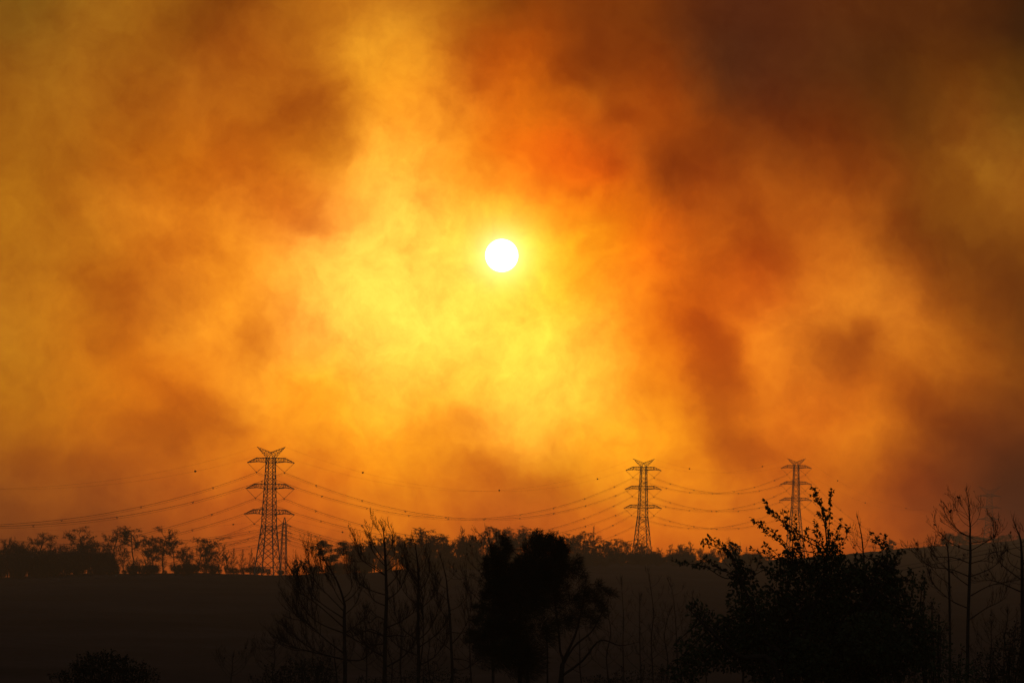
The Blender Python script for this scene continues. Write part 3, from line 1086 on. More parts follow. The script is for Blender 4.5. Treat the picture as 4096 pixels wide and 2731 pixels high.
for px, top, kind, wd in [
    (2120, 2112, 'umbrella', .8), (2200, 2118, 'umbrella', .8), (2325, 2120, 'umbrella', .8), (2420, 2142, 'oak', .9), (2465, 2150, 'umbrella', .9), (1540, 2140, 'umbrella', .9), (1830, 2150, 'umbrella', .9),
    (18, 2126, 'oak', .7), (60, 2118, 'oak', .8), (95, 2142, 'oak', .7), (155, 2124, 'umbrella', .8), (205, 2168, 'oak', .8), (252, 2160, 'oak', .8),
    (300, 2172, 'oak', .8), (405, 2165, 'oak', .8), (492, 2165, 'oak', .8), (590, 2165, 'oak', .9), (612, 2135, 'umbrella', .7), (700, 2150, 'umbrella', .9),
    (728, 2158, 'oak', .8), (822, 2132, 'oak', .6), (838, 2170, 'oak', .8), (878, 2155, 'oak', .8), (905, 2190, 'oak', .8), (932, 2188, 'cone', .8), (968, 2194, 'cone', .8),
    (1003, 2190, 'cone', .7), (1018, 2228, 'cone', .8),
    (1420, 2150, 'oak', .9), (1455, 2138, 'oak', .9), (1500, 2150, 'umbrella', .9), (1585, 2128, 'umbrella', .8), (1610, 2122, 'oak', .8), (1655, 2140, 'umbrella', .8),
    (1690, 2160, 'oak', .9), (1765, 2165, 'oak', .9), (1800, 2180, 'umbrella', .9), (1900, 2160, 'umbrella', .9), (1942, 2103, 'umbrella', .75), (1985, 2150, 'oak', .9),
    (2035, 2101, 'umbrella', .85), (2072, 2098, 'umbrella', .8), (2145, 2101, 'oak', .85), (2180, 2130, 'oak', .8), (2222, 2128, 'oak', .8), (2258, 2128, 'umbrella', .8),
    (2300, 2108, 'oak', .8), (2345, 2138, 'umbrella', .9), (2400, 2150, 'umbrella', .8), (2440, 2165, 'oak', .8), (2490, 2153, 'oak', .9), (2525, 2158, 'umbrella', .8),
    (2600, 2170, 'oak', .9), (2640, 2178, 'oak', .8), (2680, 2164, 'oak', .8), (2722, 2168, 'oak', .9), (2760, 2152, 'oak', .8), (2800, 2172, 'oak', .9), (2845, 2178, 'oak', .9),
    (2890, 2180, 'cone', .9), (2985, 2185, 'cone', .8), (3030, 2190, 'cone', .9), (3080, 2195, 'oak', .9)]:
    std(px, top, kind, wide=wd)
std(1190, 2236, 'pine', wide=.7, label='small windblown leafy pine beside the slender pylon', group='small pines beside the slender pylon', dr=-5)
std(1218, 2240, 'pine', wide=.7, label='small windblown leafy pine beside the slender pylon', group='small pines beside the slender pylon', dr=-5)
std(2938, 2168, 'pine', wide=.9, label='pine still in needle where the second wood thins out', dr=0)
# scrub filling the feet of the woods
for k in range(85):
    px = RNG.uniform(-40, 900) if k > 34 else RNG.uniform(-40, 500)
    top = 2160 + 95 * RNG.random() ** .6 if px < 470 else 2238 + RNG.uniform(0, 42)
    std(px, top, 'scrub', wide=RNG.uniform(.45, .9) if px < 470 else RNG.uniform(.9, 1.6), dr=RNG.uniform(-60, 0))
for k in range(16):
    px = RNG.uniform(860, 1270)
    std(px, 2252 + RNG.uniform(0, 25), 'scrub', wide=RNG.uniform(.9, 1.4), dr=RNG.uniform(-10, 8))
for k in range(120):
    px = RNG.uniform(1270, 3100)
    std(px, float(np.interp(px, [1270, 1600, 2000, 2600, 3100], [2225, 2205, 2190, 2188, 2200])) + RNG.uniform(0, 50), 'scrub', wide=RNG.uniform(.9, 1.5), dr=RNG.uniform(-60, 10))
for k in range(95):
    px = RNG.uniform(1720, 3120)
    std(px, float(np.interp(px, [1700, 2000, 2600, 3100], [2222, 2212, 2205, 2212])) + RNG.uniform(-8, 34), 'scrub', wide=RNG.uniform(1.2, 2.1), dr=RNG.uniform(-130, -10))
for k in range(16):
    std(8 + k * 29 + RNG.uniform(-12, 12), 2150 + RNG.uniform(0, 55), ('oak', 'umbrella', 'oak')[k % 3], wide=RNG.uniform(.8, 1.2), dr=RNG.uniform(-70, -10))
# second rank of bare trees that makes the woods look deep
for k in range(150):
    px = RNG.uniform(1380, 3060) if k > 20 else RNG.uniform(-20, 860)
    lo = float(np.interp(px, [0, 900, 1400, 2000, 2300, 2600, 3060], [2150, 2190, 2150, 2118, 2125, 2160, 2180]))
    std(px, lo + RNG.uniform(0, 50), ('oak', 'umbrella', 'umbrella', 'cone', 'oak')[k % 5], wide=RNG.uniform(.7, 1.1), dr=RNG.uniform(-40, 90))
# evergreens on the far hill by the hazy pylon
for px, top, wd in ((3795, 2127, 1.2), (3850, 2121, 1.3), (3822, 2140, 1.4), (3880, 2138, 1.4), (3905, 2144, 1.5), (3935, 2146, 1.6), (3968, 2150, 1.7), (4008, 2138, 1.4), (4034, 2134, 1.2), (3772, 2152, 1.4), (3748, 2174, 1.8), (4072, 2140, 1.6), (3990, 2150, 1.8), (3725, 2180, 2.2)):
    ridge_tree(px, top, 'round', None, wd, dr=RNG.uniform(-20, 5), label='hazy round-headed evergreen on the far hill below the distant pylon', group='evergreens on the far hill')
ridge_tree(3556, 2150, 'cone', 2, .9, D=2350, label='hazy bushy conifer in the dip before the far hill', dr=0)
ridge_tree(3556, 2158, 'pine', 1, .9, D=2345, label='hazy needle-bearing pine in the dip before the far hill', dr=0)

# ------------------------------------------------------------------ foreground burnt pines
def catmull(pts, n):
    pts = [Vector(p) for p in pts]
    q = [pts[0] * 2 - pts[1]] + pts + [pts[-1] * 2 - pts[-2]]
    out = []
    m = len(pts) - 1
    for k in range(n + 1):
        x = k / n * m
        i = min(int(x), m - 1); t = x - i
        a, b, c_, d = q[i:i + 4]
        out.append(0.5 * ((2 * b) + (c_ - a) * t + (2 * a - 5 * b + 4 * c_ - d) * t * t + (3 * b - a - 3 * c_ + d) * t ** 3))
    return out


def make_cone_mesh():
    g = Geo()
    rng = np.random.default_rng(9)
    n = 40
    z = np.linspace(0, 1, n)
    a = np.arange(n) * 2.4
    rr = .30 * np.sin(math.pi * (z * .85 + .12))
    pos = np.stack([rr * np.cos(a) * .5, rr * np.sin(a) * .5, z * .85], 1)
    al = np.stack([np.cos(a), np.sin(a), np.full(n, .35)], 1)
    g.leaves(pos, al, np.tile([0, 0, 1.0], (n, 1)), np.full(n, .30), np.full(n, .26))
    g.tube([(0, 0, 0), (0, 0, .4), (0, 0, .8)], [.12, .22, .08], 6)
    return g.mesh('pine_cone', M_CONE)


CONE = make_cone_mesh()


def young_pine(name, dist, trunk_px, branches, label, seed, r0=0.075, cones=10, group=None, twig=1.0, leader=True):
    """trunk_px: pixels from foot upward; branches: pixel polylines from the trunk outwards"""
    rng = np.random.default_rng(seed)
    m = dist / F
    low = P(*trunk_px[0], dist)
    base = Vector((low.x, low.y, tz(low.x, low.y) - .1))
    tp = [base.copy()] + [P(x, y, dist) for x, y in trunk_px]
    for q in tp: q.y = base.y
    root = empty(name, base)
    tag(root, label, 'tree', group)
    tg, cg = Geo(), Geo()
    tr = catmull(tp, 40)
    H = tr[-1].z - base.z
    tg.tube([tuple(p - base) for p in tr], [max(r0 * 1.25 * (1 - k / 40) ** .8, .007) for k in range(41)], 8)
    spots = []

    def twigs(pts, r, lev, L):
        """side shoots that sweep up from a branch"""
        n = len(pts) - 1
        cnt = max(3, int(L / (0.16 if lev == 1 else 0.12) * twig))
        for k in range(cnt):
            t = (.30 if lev == 1 else .15) + (.68 if lev == 1 else .8) * (k + rng.random()) / cnt
            i = min(int(t * n), n - 1)
            a = pts[i].lerp(pts[i + 1], t * n - i)
            d = (pts[i + 1] - pts[i]).normalized()
            side = d.cross(Vector((rng.normal(), rng.normal(), rng.normal()))).normalized()
            nd = (d * .75 + side * .62 + Vector((0, 0, .25))).normalized()
            l = L * (.16 + .30 * rng.random()) * (1.15 - .6 * t) if lev == 1 else L * (.2 + .3 * rng.random())
            p = a.copy(); pp = [p.copy()]
            for s_ in range(4):
                nd = (nd + Vector((rng.normal(), rng.normal(), rng.normal())) * .10 + Vector((-.03, 0, .20))).normalized()
                p = p + nd * l / 4; pp.append(p.copy())
            rr = max(r * (.55 - .25 * t), .004)
            cg.tube([tuple(x - base) for x in pp], [rr, rr * .8, rr * .65, rr * .5, .003], 3)
            if rng.random() < .35: spots.append((pp[int(rng.integers(1, 4))].copy(), nd.copy()))
            if lev == 1 and l > .25: twigs(pp, rr, 2, l)
            # scorched bristle at the shoot's end
            for s_ in range(3 if lev == 1 else 2):
                e = pp[-1 - int(rng.integers(0, 3))]
                dd = (nd + Vector((rng.normal(), rng.normal(), rng.normal())) * .35 + Vector((0, 0, .2))).normalized()
                cg.tube([tuple(e - base), tuple(e + dd * (.05 + .07 * rng.random()) - base)], [.004, .0025], 3)

    for br in branches:
        x0, y0 = br[0]
        pts = []
        dep = rng.normal() * .5
        Lpx = sum(math.dist(a, b) for a, b in zip(br, br[1:]))
        for k, (x, y) in enumerate(br):
            q = P(x, y, base.y)
            q.y = base.y + dep * Lpx * m * .5 * (k / (len(br) - 1))
            pts.append(q)
        # start on the trunk
        z = pts[0].z
        j = min(range(len(tr)), key=lambda k: abs(tr[k].z - z))
        pts[0] = tr[j].copy()
        cv = catmull(pts, 14)
        L = sum((b - a).length for a, b in zip(cv, cv[1:]))
        rb = max(r0 * (1 - j / 40) ** .8 * .55, .010) * min(1.0, .45 + L / 3)
        cg.tube([tuple(p - base) for p in cv], [max(rb * (1 - k / 14) ** .9, .005) for k in range(15)], 5)
        twigs(cv, rb, 1, L)
    if leader:      # bristly leading shoot
        for k in range(26):
            i = int(rng.integers(30, 40)); a = tr[i]
            nd = Vector((rng.normal() * .5, rng.normal() * .5, 1.1)).normalized(); p = a.copy(); pp = [p.copy()]
            l = .12 + .25 * rng.random()
            for s_ in range(3):
                nd = (nd + Vector((0, 0, .25)) + Vector((rng.normal(), rng.normal(), 0)) * .08).normalized(); p = p + nd * l / 3; pp.append(p.copy())
            cg.tube([tuple(x - base) for x in pp], [.006, .005, .004, .003], 3)
    put('trunk', tg.mesh('trunk', M_BARK, True), root)
    put('crown', cg.mesh('crown', M_BARK), root)
    rng.shuffle(spots)
    for p, d in spots[:cones]:
        sc_ = .075 + .035 * rng.random()
        mt = Matrix.Translation(p - base) @ (Vector(d) + Vector((rng.normal(), rng.normal(), rng.normal() * .5)) * .7).to_track_quat('Z', 'Y').to_matrix().to_4x4() @ Matrix.Scale(sc_, 4)
        put('pine_cone', CONE, root, mt)
    return root


def auto(x0, y0, x1, y1):
    """a branch that leaves the trunk outward and sweeps up to its tip"""
    dx, dy = x1 - x0, y1 - y0
    return [(x0, y0), (x0 + dx * .35, y0 + dy * .18), (x0 + dx * .70, y0 + dy * .45), (x0 + dx * .93, y0 + dy * .75), (x1, y1)]


def z6(x, y): return (1000 + x / 2.138, 2100 + y / 2.138)
def z5(x, y): return (1150 + x / 3.36, 2040 + y / 3.36)
def zr(x, y): return (3650 + x / 3.92, 1900 + y / 3.92)


young_pine('young_pine', 135, [z6(812, 1349), z6(808, 1000), z6(806, 760), z6(806, 660), z6(740, 470), z6(640, 300), z6(560, 150)],
    [[z6(806, 690), z6(740, 590), z6(690, 480), z6(620, 380), z6(580, 230)],
     [z6(806, 660), z6(880, 600), z6(935, 510), z6(900, 420), z6(872, 300)],
     [z6(820, 640), z6(860, 560), z6(868, 460), z6(830, 330), z6(800, 240)],
     [z6(800, 740), z6(690, 620), z6(560, 480), z6(510, 330), z6(492, 205)],
     [z6(800, 790), z6(640, 690), z6(540, 600), z6(500, 490), z6(478, 400)],
     [z6(795, 880), z6(600, 690), z6(470, 590), z6(420, 500), z6(400, 400)],
     [z6(795, 930), z6(620, 850), z6(500, 760), z6(430, 640), z6(395, 560)],
     [z6(790, 1090), z6(640, 970), z6(500, 840), z6(380, 760), z6(318, 610)],
     [z6(790, 1160), z6(600, 1090), z6(450, 1000), z6(340, 900), z6(295, 860)],
     [z6(790, 1170), z6(560, 1090), z6(360, 1040), z6(270, 990), z6(175, 1050)],
     [z6(815, 940), z6(940, 1000), z6(1040, 1060), z6(1110, 1110)],
     [z6(815, 900), z6(900, 860), z6(980, 780), z6(1000, 690)],
     [z6(815, 1180), z6(950, 1150), z6(1060, 1050), z6(1090, 900)],
     [z6(810, 760), z6(880, 700), z6(930, 610), z6(950, 540)],
     [z6(740, 470), z6(690, 420), z6(640, 300), z6(600, 160)],
     [z6(700, 420), z6(620, 380), z6(540, 270), z6(520, 190)]],
    'leaning forked burnt pine sapling with its limbs swept away from the evergreen', 11, .072, 14, 'leafless young pines in front of the hillside', 1.5)

young_pine('young_pine', 130, [z6(1150, 1349), z6(1155, 950), z6(1168, 640), z5(1325, 940), z5(1315, 640), z5(1300, 420), z5(1285, 270), z5(1225, 150)],
    [[z5(1300, 520), z5(1260, 330), z5(1190, 230), z5(1110, 70)],
     [z5(1300, 420), z5(1330, 320), z5(1300, 240), z5(1280, 178)],
     [z5(1310, 640), z5(1400, 480), z5(1410, 330), z5(1345, 190)],
     [z5(1315, 690), z5(1200, 540), z5(1130, 390), z5(1105, 250)],
     [z5(1315, 760), z5(1180, 600), z5(1100, 440), z5(1068, 320)],
     [z5(1318, 890), z5(1130, 760), z5(980, 640), z5(940, 480), z5(870, 305)],
     [z5(1318, 860), z5(1150, 740), z5(1010, 690), z5(850, 680)],
     [z5(1325, 760), z5(1420, 640), z5(1440, 500), z5(1420, 400)],
     [z5(1325, 820), z5(1440, 740), z5(1540, 650), z5(1640, 610)],
     [z6(1165, 520), z6(1250, 440), z6(1300, 350), z6(1290, 260)],
     [z6(1165, 590), z6(1050, 560), z6(950, 500), z6(900, 420)],
     [z6(1170, 660), z6(1270, 560), z6(1330, 440), z6(1350, 330)],
     [z6(1168, 690), z6(1060, 640), z6(1010, 540), z6(960, 470)],
     [z6(1160, 890), z6(1290, 820), z6(1400, 740), z6(1430, 640)],
     [z6(1150, 930), z6(1040, 890), z6(950, 910), z6(870, 870)],
     [z6(1150, 960), z6(1000, 900), z6(900, 940), z6(830, 930)],
     [z6(1150, 1010), z6(1050, 1020), z6(960, 1000), z6(900, 920)],
     [z6(1150, 970), z6(1260, 940), z6(1350, 950), z6(1420, 890)],
     [z6(1150, 1130), z6(1040, 1060), z6(960, 960), z6(940, 840)],
     [z6(1150, 1220), z6(1300, 1130), z6(1400, 1010), z6(1440, 900)],
     [z6(1165, 830), z6(1090, 780), z6(1020, 830), z6(980, 690)]],
    'tallest burnt pine sapling, its bristly top crossing the wires', 12, .072, 16, 'leafless young pines in front of the hillside', 1.4)

young_pine('young_pine', 140, [z6(1440, 1349), z6(1438, 900), z6(1440, 640), z5(1760, 900), z5(1742, 660), z5(1715, 480), z5(1660, 320)],
    [[z5(1742, 660), z5(1650, 560), z5(1640, 440), z5(1690, 345)],
     [z5(1745, 700), z5(1640, 620), z5(1600, 520), z5(1585, 430)],
     [z5(1745, 640), z5(1800, 540), z5(1800, 450), z5(1790, 380)],
     [z5(1755, 800), z5(1850, 700), z5(1880, 560), z5(1860, 470)],
     [z5(1755, 860), z5(1640, 760), z5(1580, 620), z5(1560, 520)],
     [z6(1440, 520), z6(1360, 400), z6(1330, 280), z6(1310, 200)],
     [z6(1440, 560), z6(1520, 460), z6(1540, 340), z6(1520, 260)],
     [z6(1440, 700), z6(1340, 600), z6(1270, 480), z6(1240, 380)],
     [z6(1440, 740), z6(1540, 640), z6(1600, 520), z6(1590, 400)],
     [z6(1440, 1000), z6(1540, 880), z6(1610, 700), z6(1600, 480)],
     [z6(1440, 1010), z6(1300, 880), z6(1240, 740), z6(1230, 590)],
     [z6(1440, 1060), z6(1560, 960), z6(1660, 860), z6(1700, 800)],
     [z6(1430, 1150), z6(1290, 1050), z6(1190, 960), z6(1160, 860)],
     [z6(1440, 1200), z6(1580, 1120), z6(1680, 960), z6(1700, 860)],
     [z6(1480, 1349), z6(1480, 1000), z6(1480, 760), z6(1470, 560), z6(1420, 440)]],
    'twin-stemmed burnt pine sapling between the tallest one and the evergreen', 13, .062, 10, 'leafless young pines in front of the hillside', 1.4)

young_pine('young_pine', 145, [z6(1728, 1349), z6(1722, 1050), z6(1708, 760), z6(1690, 600), z6(1680, 470), z6(1650, 340), z6(1612, 230)],
    [[z6(1685, 490), z6(1730, 440), z6(1738, 370), z6(1700, 320)],
     [z6(1690, 560), z6(1620, 500), z6(1600, 420), z6(1610, 330)],
     [z6(1700, 650), z6(1600, 560), z6(1560, 470), z6(1550, 380)],
     [z6(1706, 740), z6(1790, 690), z6(1860, 600), z6(1850, 540)],
     [z6(1710, 800), z6(1640, 740), z6(1580, 640), z6(1560, 560)],
     [z6(1715, 920), z6(1800, 920), z6(1880, 900), z6(1930, 830)],
     [z6(1718, 1000), z6(1820, 900), z6(1890, 720), z6(1860, 470), z6(1790, 470)],
     [z6(1722, 1060), z6(1640, 1000), z6(1560, 920), z6(1540, 820)],
     [z6(1725, 1130), z6(1830, 1150), z6(1930, 1190), z6(2010, 1230)],
     [z6(1728, 1250), z6(1830, 1230), z6(1950, 1150), z6(2010, 1060)]],
    'slim burnt pine sapling next to the evergreen, its tip bent over', 14, .055, 10, 'leafless young pines in front of the hillside')

young_pine('young_pine', 150, [z6(2078, 1349), z6(2080, 700), z6(2078, 420), z6(2062, 210), z6(2010, 20)],
    [[z6(2062, 210), z6(1990, 190), z6(1930, 140), z6(1870, 100)],
     [z6(2065, 240), z6(2000, 120), z6(1960, 70), z6(1930, 60)],
     [z6(2068, 300), z6(2110, 190), z6(2110, 120), z6(2090, 60)],
     [z6(2075, 400), z6(1990, 340), z6(1920, 270), z6(1868, 215)],
     [z6(2078, 480), z6(1990, 420), z6(1900, 340), z6(1862, 290)],
     [z6(2080, 560), z6(1990, 510), z6(1920, 460), z6(1870, 440)],
     [z6(2080, 760), z6(1960, 640), z6(1880, 560), z6(1850, 520)]],
    'burnt pine sapling whose thin top rises out of the evergreen', 15, .06, 8, 'leafless young pines in front of the hillside')

young_pine('young_pine', 112, [(3869, 2731), (3872, 2486), (3879, 2295), zr(908, 1200), zr(902, 960), zr(905, 830), zr(890, 600), zr(880, 400), zr(835, 200)],
    [[zr(885, 830), zr(770, 710), zr(690, 560), zr(640, 430), zr(600, 330)],
     [zr(760, 700), zr(700, 560), zr(680, 440), zr(645, 345)],
     [zr(890, 700), zr(820, 560), zr(760, 470), zr(710, 370)],
     [zr(888, 560), zr(850, 470), zr(815, 400), zr(775, 375)],
     [zr(905, 830), zr(940, 650), zr(945, 540), zr(925, 440)],
     [zr(912, 825), zr(1010, 700), zr(1055, 560), zr(1040, 430), zr(968, 342)],
     [zr(890, 650), zr(800, 590), zr(720, 560), zr(650, 545)],
     [zr(885, 965), zr(740, 890), zr(620, 760), zr(520, 650), zr(435, 600)],
     [zr(885, 962), zr(700, 850), zr(590, 720), zr(520, 600), zr(490, 530)],
     [zr(885, 962), zr(720, 860), zr(620, 700), zr(580, 570), zr(540, 480)],
     [zr(885, 965), zr(690, 880), zr(560, 790), zr(460, 730)],
     [zr(920, 965), zr(1010, 955), zr(1075, 925), zr(1112, 850)],
     [zr(915, 985), zr(1000, 1020), zr(1100, 1060), zr(1180, 1030)],
     [zr(890, 1195), zr(720, 1120), zr(540, 1010), zr(400, 850), zr(342, 690)],
     [zr(930, 1190), zr(1090, 1080), zr(1230, 990), zr(1310, 880), zr(1270, 730), zr(1130, 600)],
     [zr(1090, 1080), zr(1260, 1000), zr(1325, 900), zr(1315, 770)],
     [zr(890, 1370), zr(650, 1290), zr(380, 1275), zr(300, 1200), zr(350, 1110), zr(440, 1100)],
     [zr(920, 1370), zr(1080, 1330), zr(1190, 1270), zr(1255, 1190)],
     [zr(920, 1370), zr(1100, 1340), zr(1270, 1370), zr(1400, 1392)],
     [zr(880, 1550), zr(600, 1470), zr(300, 1430), zr(120, 1260), zr(10, 1160)],
     [zr(930, 1560), zr(1150, 1500), zr(1320, 1400), zr(1400, 1270), zr(1450, 1170)],
     [(3876, 2330), (3830, 2310), (3760, 2250), (3720, 2210)],
     [(3878, 2370), (3960, 2340), (4060, 2320), (4130, 2300)],
     [(3874, 2420), (3800, 2400), (3730, 2340), (3700, 2290)],
     [(3872, 2470), (3950, 2430), (4010, 2400), (4040, 2340)]],
    'tall burnt pine with up-curving limbs and cones in front of the hazy pylon', 16, .050, 22, 'leafless young pines beside the broadleaf tree', 1.1)

young_pine('young_pine', 125, [(3800, 2731), (3798, 2400), zr(572, 1500), zr(560, 1250), zr(540, 1120), zr(440, 990)],
    [[zr(560, 1250), zr(640, 1150), zr(650, 1040), zr(620, 960)], [zr(550, 1180), zr(490, 1110), zr(420, 1100), zr(340, 1110)],
     [zr(545, 1130), zr(520, 1040), zr(490, 920), zr(490, 870)], [zr(565, 1350), zr(480, 1270), zr(420, 1200), zr(380, 1140)],
     [zr(565, 1340), zr(660, 1290), zr(720, 1190), zr(720, 1090)], [zr(570, 1480), zr(430, 1390), zr(330, 1330), zr(290, 1230)],
     [zr(572, 1500), zr(700, 1440), zr(800, 1340), zr(820, 1240)], [(3797, 2330), (3750, 2300), (3700, 2240), (3660, 2200)]],
    'thin burnt pine between the broadleaf tree and the tall cone-bearing pine', 17, .045, 8, 'leafless young pines beside the broadleaf tree')

young_pine('young_pine', 118, [(4092, 2731), (4090, 2450), zr(1718, 1550), zr(1710, 1200), zr(1690, 990), zr(1620, 820), zr(1570, 700)],
    [[zr(1690, 990), zr(1640, 900), zr(1600, 860), zr(1585, 800)], [zr(1700, 1060), zr(1790, 960), zr(1740, 860), zr(1680, 820)],
     [zr(1710, 1180), zr(1600, 1090), zr(1570, 1020), zr(1560, 950)], [zr(1712, 1300), zr(1560, 1230), zr(1480, 1160), zr(1420, 1080)],
     [zr(1712, 1330), zr(1830, 1270), zr(1900, 1160), zr(1890, 1030)], [zr(1716, 1480), zr(1560, 1400), zr(1500, 1280), zr(1480, 1160)],
     [(4090, 2310), (4010, 2260), (3990, 2220), (3975, 2160)], [(4090, 2380), (4000, 2330), (3950, 2320), (3900, 2330)], [(4090, 2420), (4150, 2360), (4180, 2300), (4180, 2240)]],
    'burnt pine next past the tall cone-bearing pine, its top bent', 18, .065, 10, 'leafless young pines beside the broadleaf tree')

young_pine('young_pine', 160, [(3462, 2500), (3458, 2300), (3453, 2210), (3446, 2142), (3436, 2095), (3427, 2060)],
    [auto(3453, 2210, 3408, 2110), auto(3453, 2200, 3480, 2120), auto(3448, 2160, 3420, 2095), auto(3448, 2170, 3470, 2160), auto(3455, 2240, 3415, 2170),
     auto(3455, 2250, 3500, 2180), auto(3450, 2190, 3400, 2150)],
    'feathery thin burnt pine poking up behind the broadleaf tree', 19, .05, 3, 'leafless young pines behind the broadleaf tree')
young_pine('young_pine', 150, [(2975, 2560), (2965, 2350), (2950, 2250), (2925, 2190), (2905, 2170)],
    [auto(2960, 2300, 2880, 2200), auto(2955, 2270, 2900, 2180), auto(2965, 2340, 3040, 2230), auto(2960, 2320, 3010, 2220), auto(2950, 2250, 2960, 2180)],
    'broom-like burnt pine behind the low limbs of the broadleaf tree', 20, .05, 2, 'leafless young pines behind the broadleaf tree')

sap = np.random.default_rng(31)
sapzones = [(1150, 'on the open slope short of the leaning forked pine'), (1500, 'at the foot of the leaning forked pine'), (1900, 'between the tallest burnt pine and the evergreen'), (2450, 'beside the windblown half of the evergreen'), (2900, 'on the slope between the evergreen and the broadleaf tree'), (9999, 'beside the tall cone-bearing pine')]
for (x, top, d) in ((2490, 2305, 185), (2608, 2272, 180), (2706, 2310, 190), (2765, 2360, 200), (2560, 2370, 175), (2660, 2420, 170), (2430, 2400, 170), (2320, 2480, 165),
                    (930, 2620, 170), (1090, 2560, 165), (1460, 2430, 160), (1600, 2470, 150), (1880, 2420, 160), (2820, 2440, 175), (1250, 2600, 150), (1340, 2560, 145),
                    (1720, 2560, 140), (1560, 2600, 150), (3690, 2420, 150), (3960, 2480, 140), (4030, 2440, 135), (3600, 2480, 150)):
    ln = sap.normal() * 14
    trk = [(x + 6, 2740 + 40), (x + sap.normal() * 7, (top + 2740) / 2 + 60), (x + sap.normal() * 7, top + (2740 - top) * .38), (x + ln * .4, top + (2740 - top) * .14), (x + ln, top)]
    brs = []
    nb = 11
    for k in range(nb):
        y0 = top + (2731 - top) * (.08 + .85 * k / nb)
        sd_ = 1 if k % 2 else -1
        ww = (25 + 75 * (k + 1) / nb) * (.6 + .6 * sap.random()) * (150 / d)
        brs.append(auto(x + 2, y0, x + sd_ * ww, y0 - ww * (1.1 + .5 * sap.random())))
    young_pine('pine_sapling', d, trk, brs, 'slender leafless sapling ' + next(z for lim, z in sapzones if x < lim), int(sap.integers(9999)), .035, 2,
               'slender saplings ' + next(z for lim, z in sapzones if x < lim), .8)

# ------------------------------------------------------------------ foliage trees of the foreground
def px_blobs(blobs, dist, rng):
    out = []
    for (x, y, rx, ry, dens) in blobs:
        c_ = P(x, y, dist)
        m = dist / F
        out.append((np.array(c_) + [0, rng.normal() * rx * m * .5, 0], np.array([rx * m, rx * m * 1.0, ry * m]), dens))
    return out


def ragged(blobs, rng, per=3):
    """small tufts round the rim so that the outline is uneven"""
    out = list(blobs)
    for (x, y, rx, ry, dens) in blobs:
        if rx < 28 or dens < .35: continue
        for k in range(per):
            a = rng.uniform(-.5, math.pi + .5)
            q = rng.uniform(.95, 1.3)
            out.append((x + math.cos(a) * rx * q, y - math.sin(a) * ry * q, rng.uniform(5, 13), rng.uniform(6, 16), .7 * dens))
    return out


def limb_to(geo, rng, a, b, r0, r1, wig=.06, n=10, sides=5):
    a, b = Vector(a), Vector(b)
    mid = a.lerp(b, .5) + Vector((rng.normal(), rng.normal(), rng.normal())) * (b - a).length * wig
    mid.z -= (b - a).length * .04
    mid = Vector((a.x * .62 + b.x * .38, a.y * .62 + b.y * .38, mid.z))
    cv = catmull([a, mid, b], n)
    geo.tube([tuple(p) for p in cv], [r0 + (r1 - r0) * k / n for k in range(n + 1)], sides)
    return cv


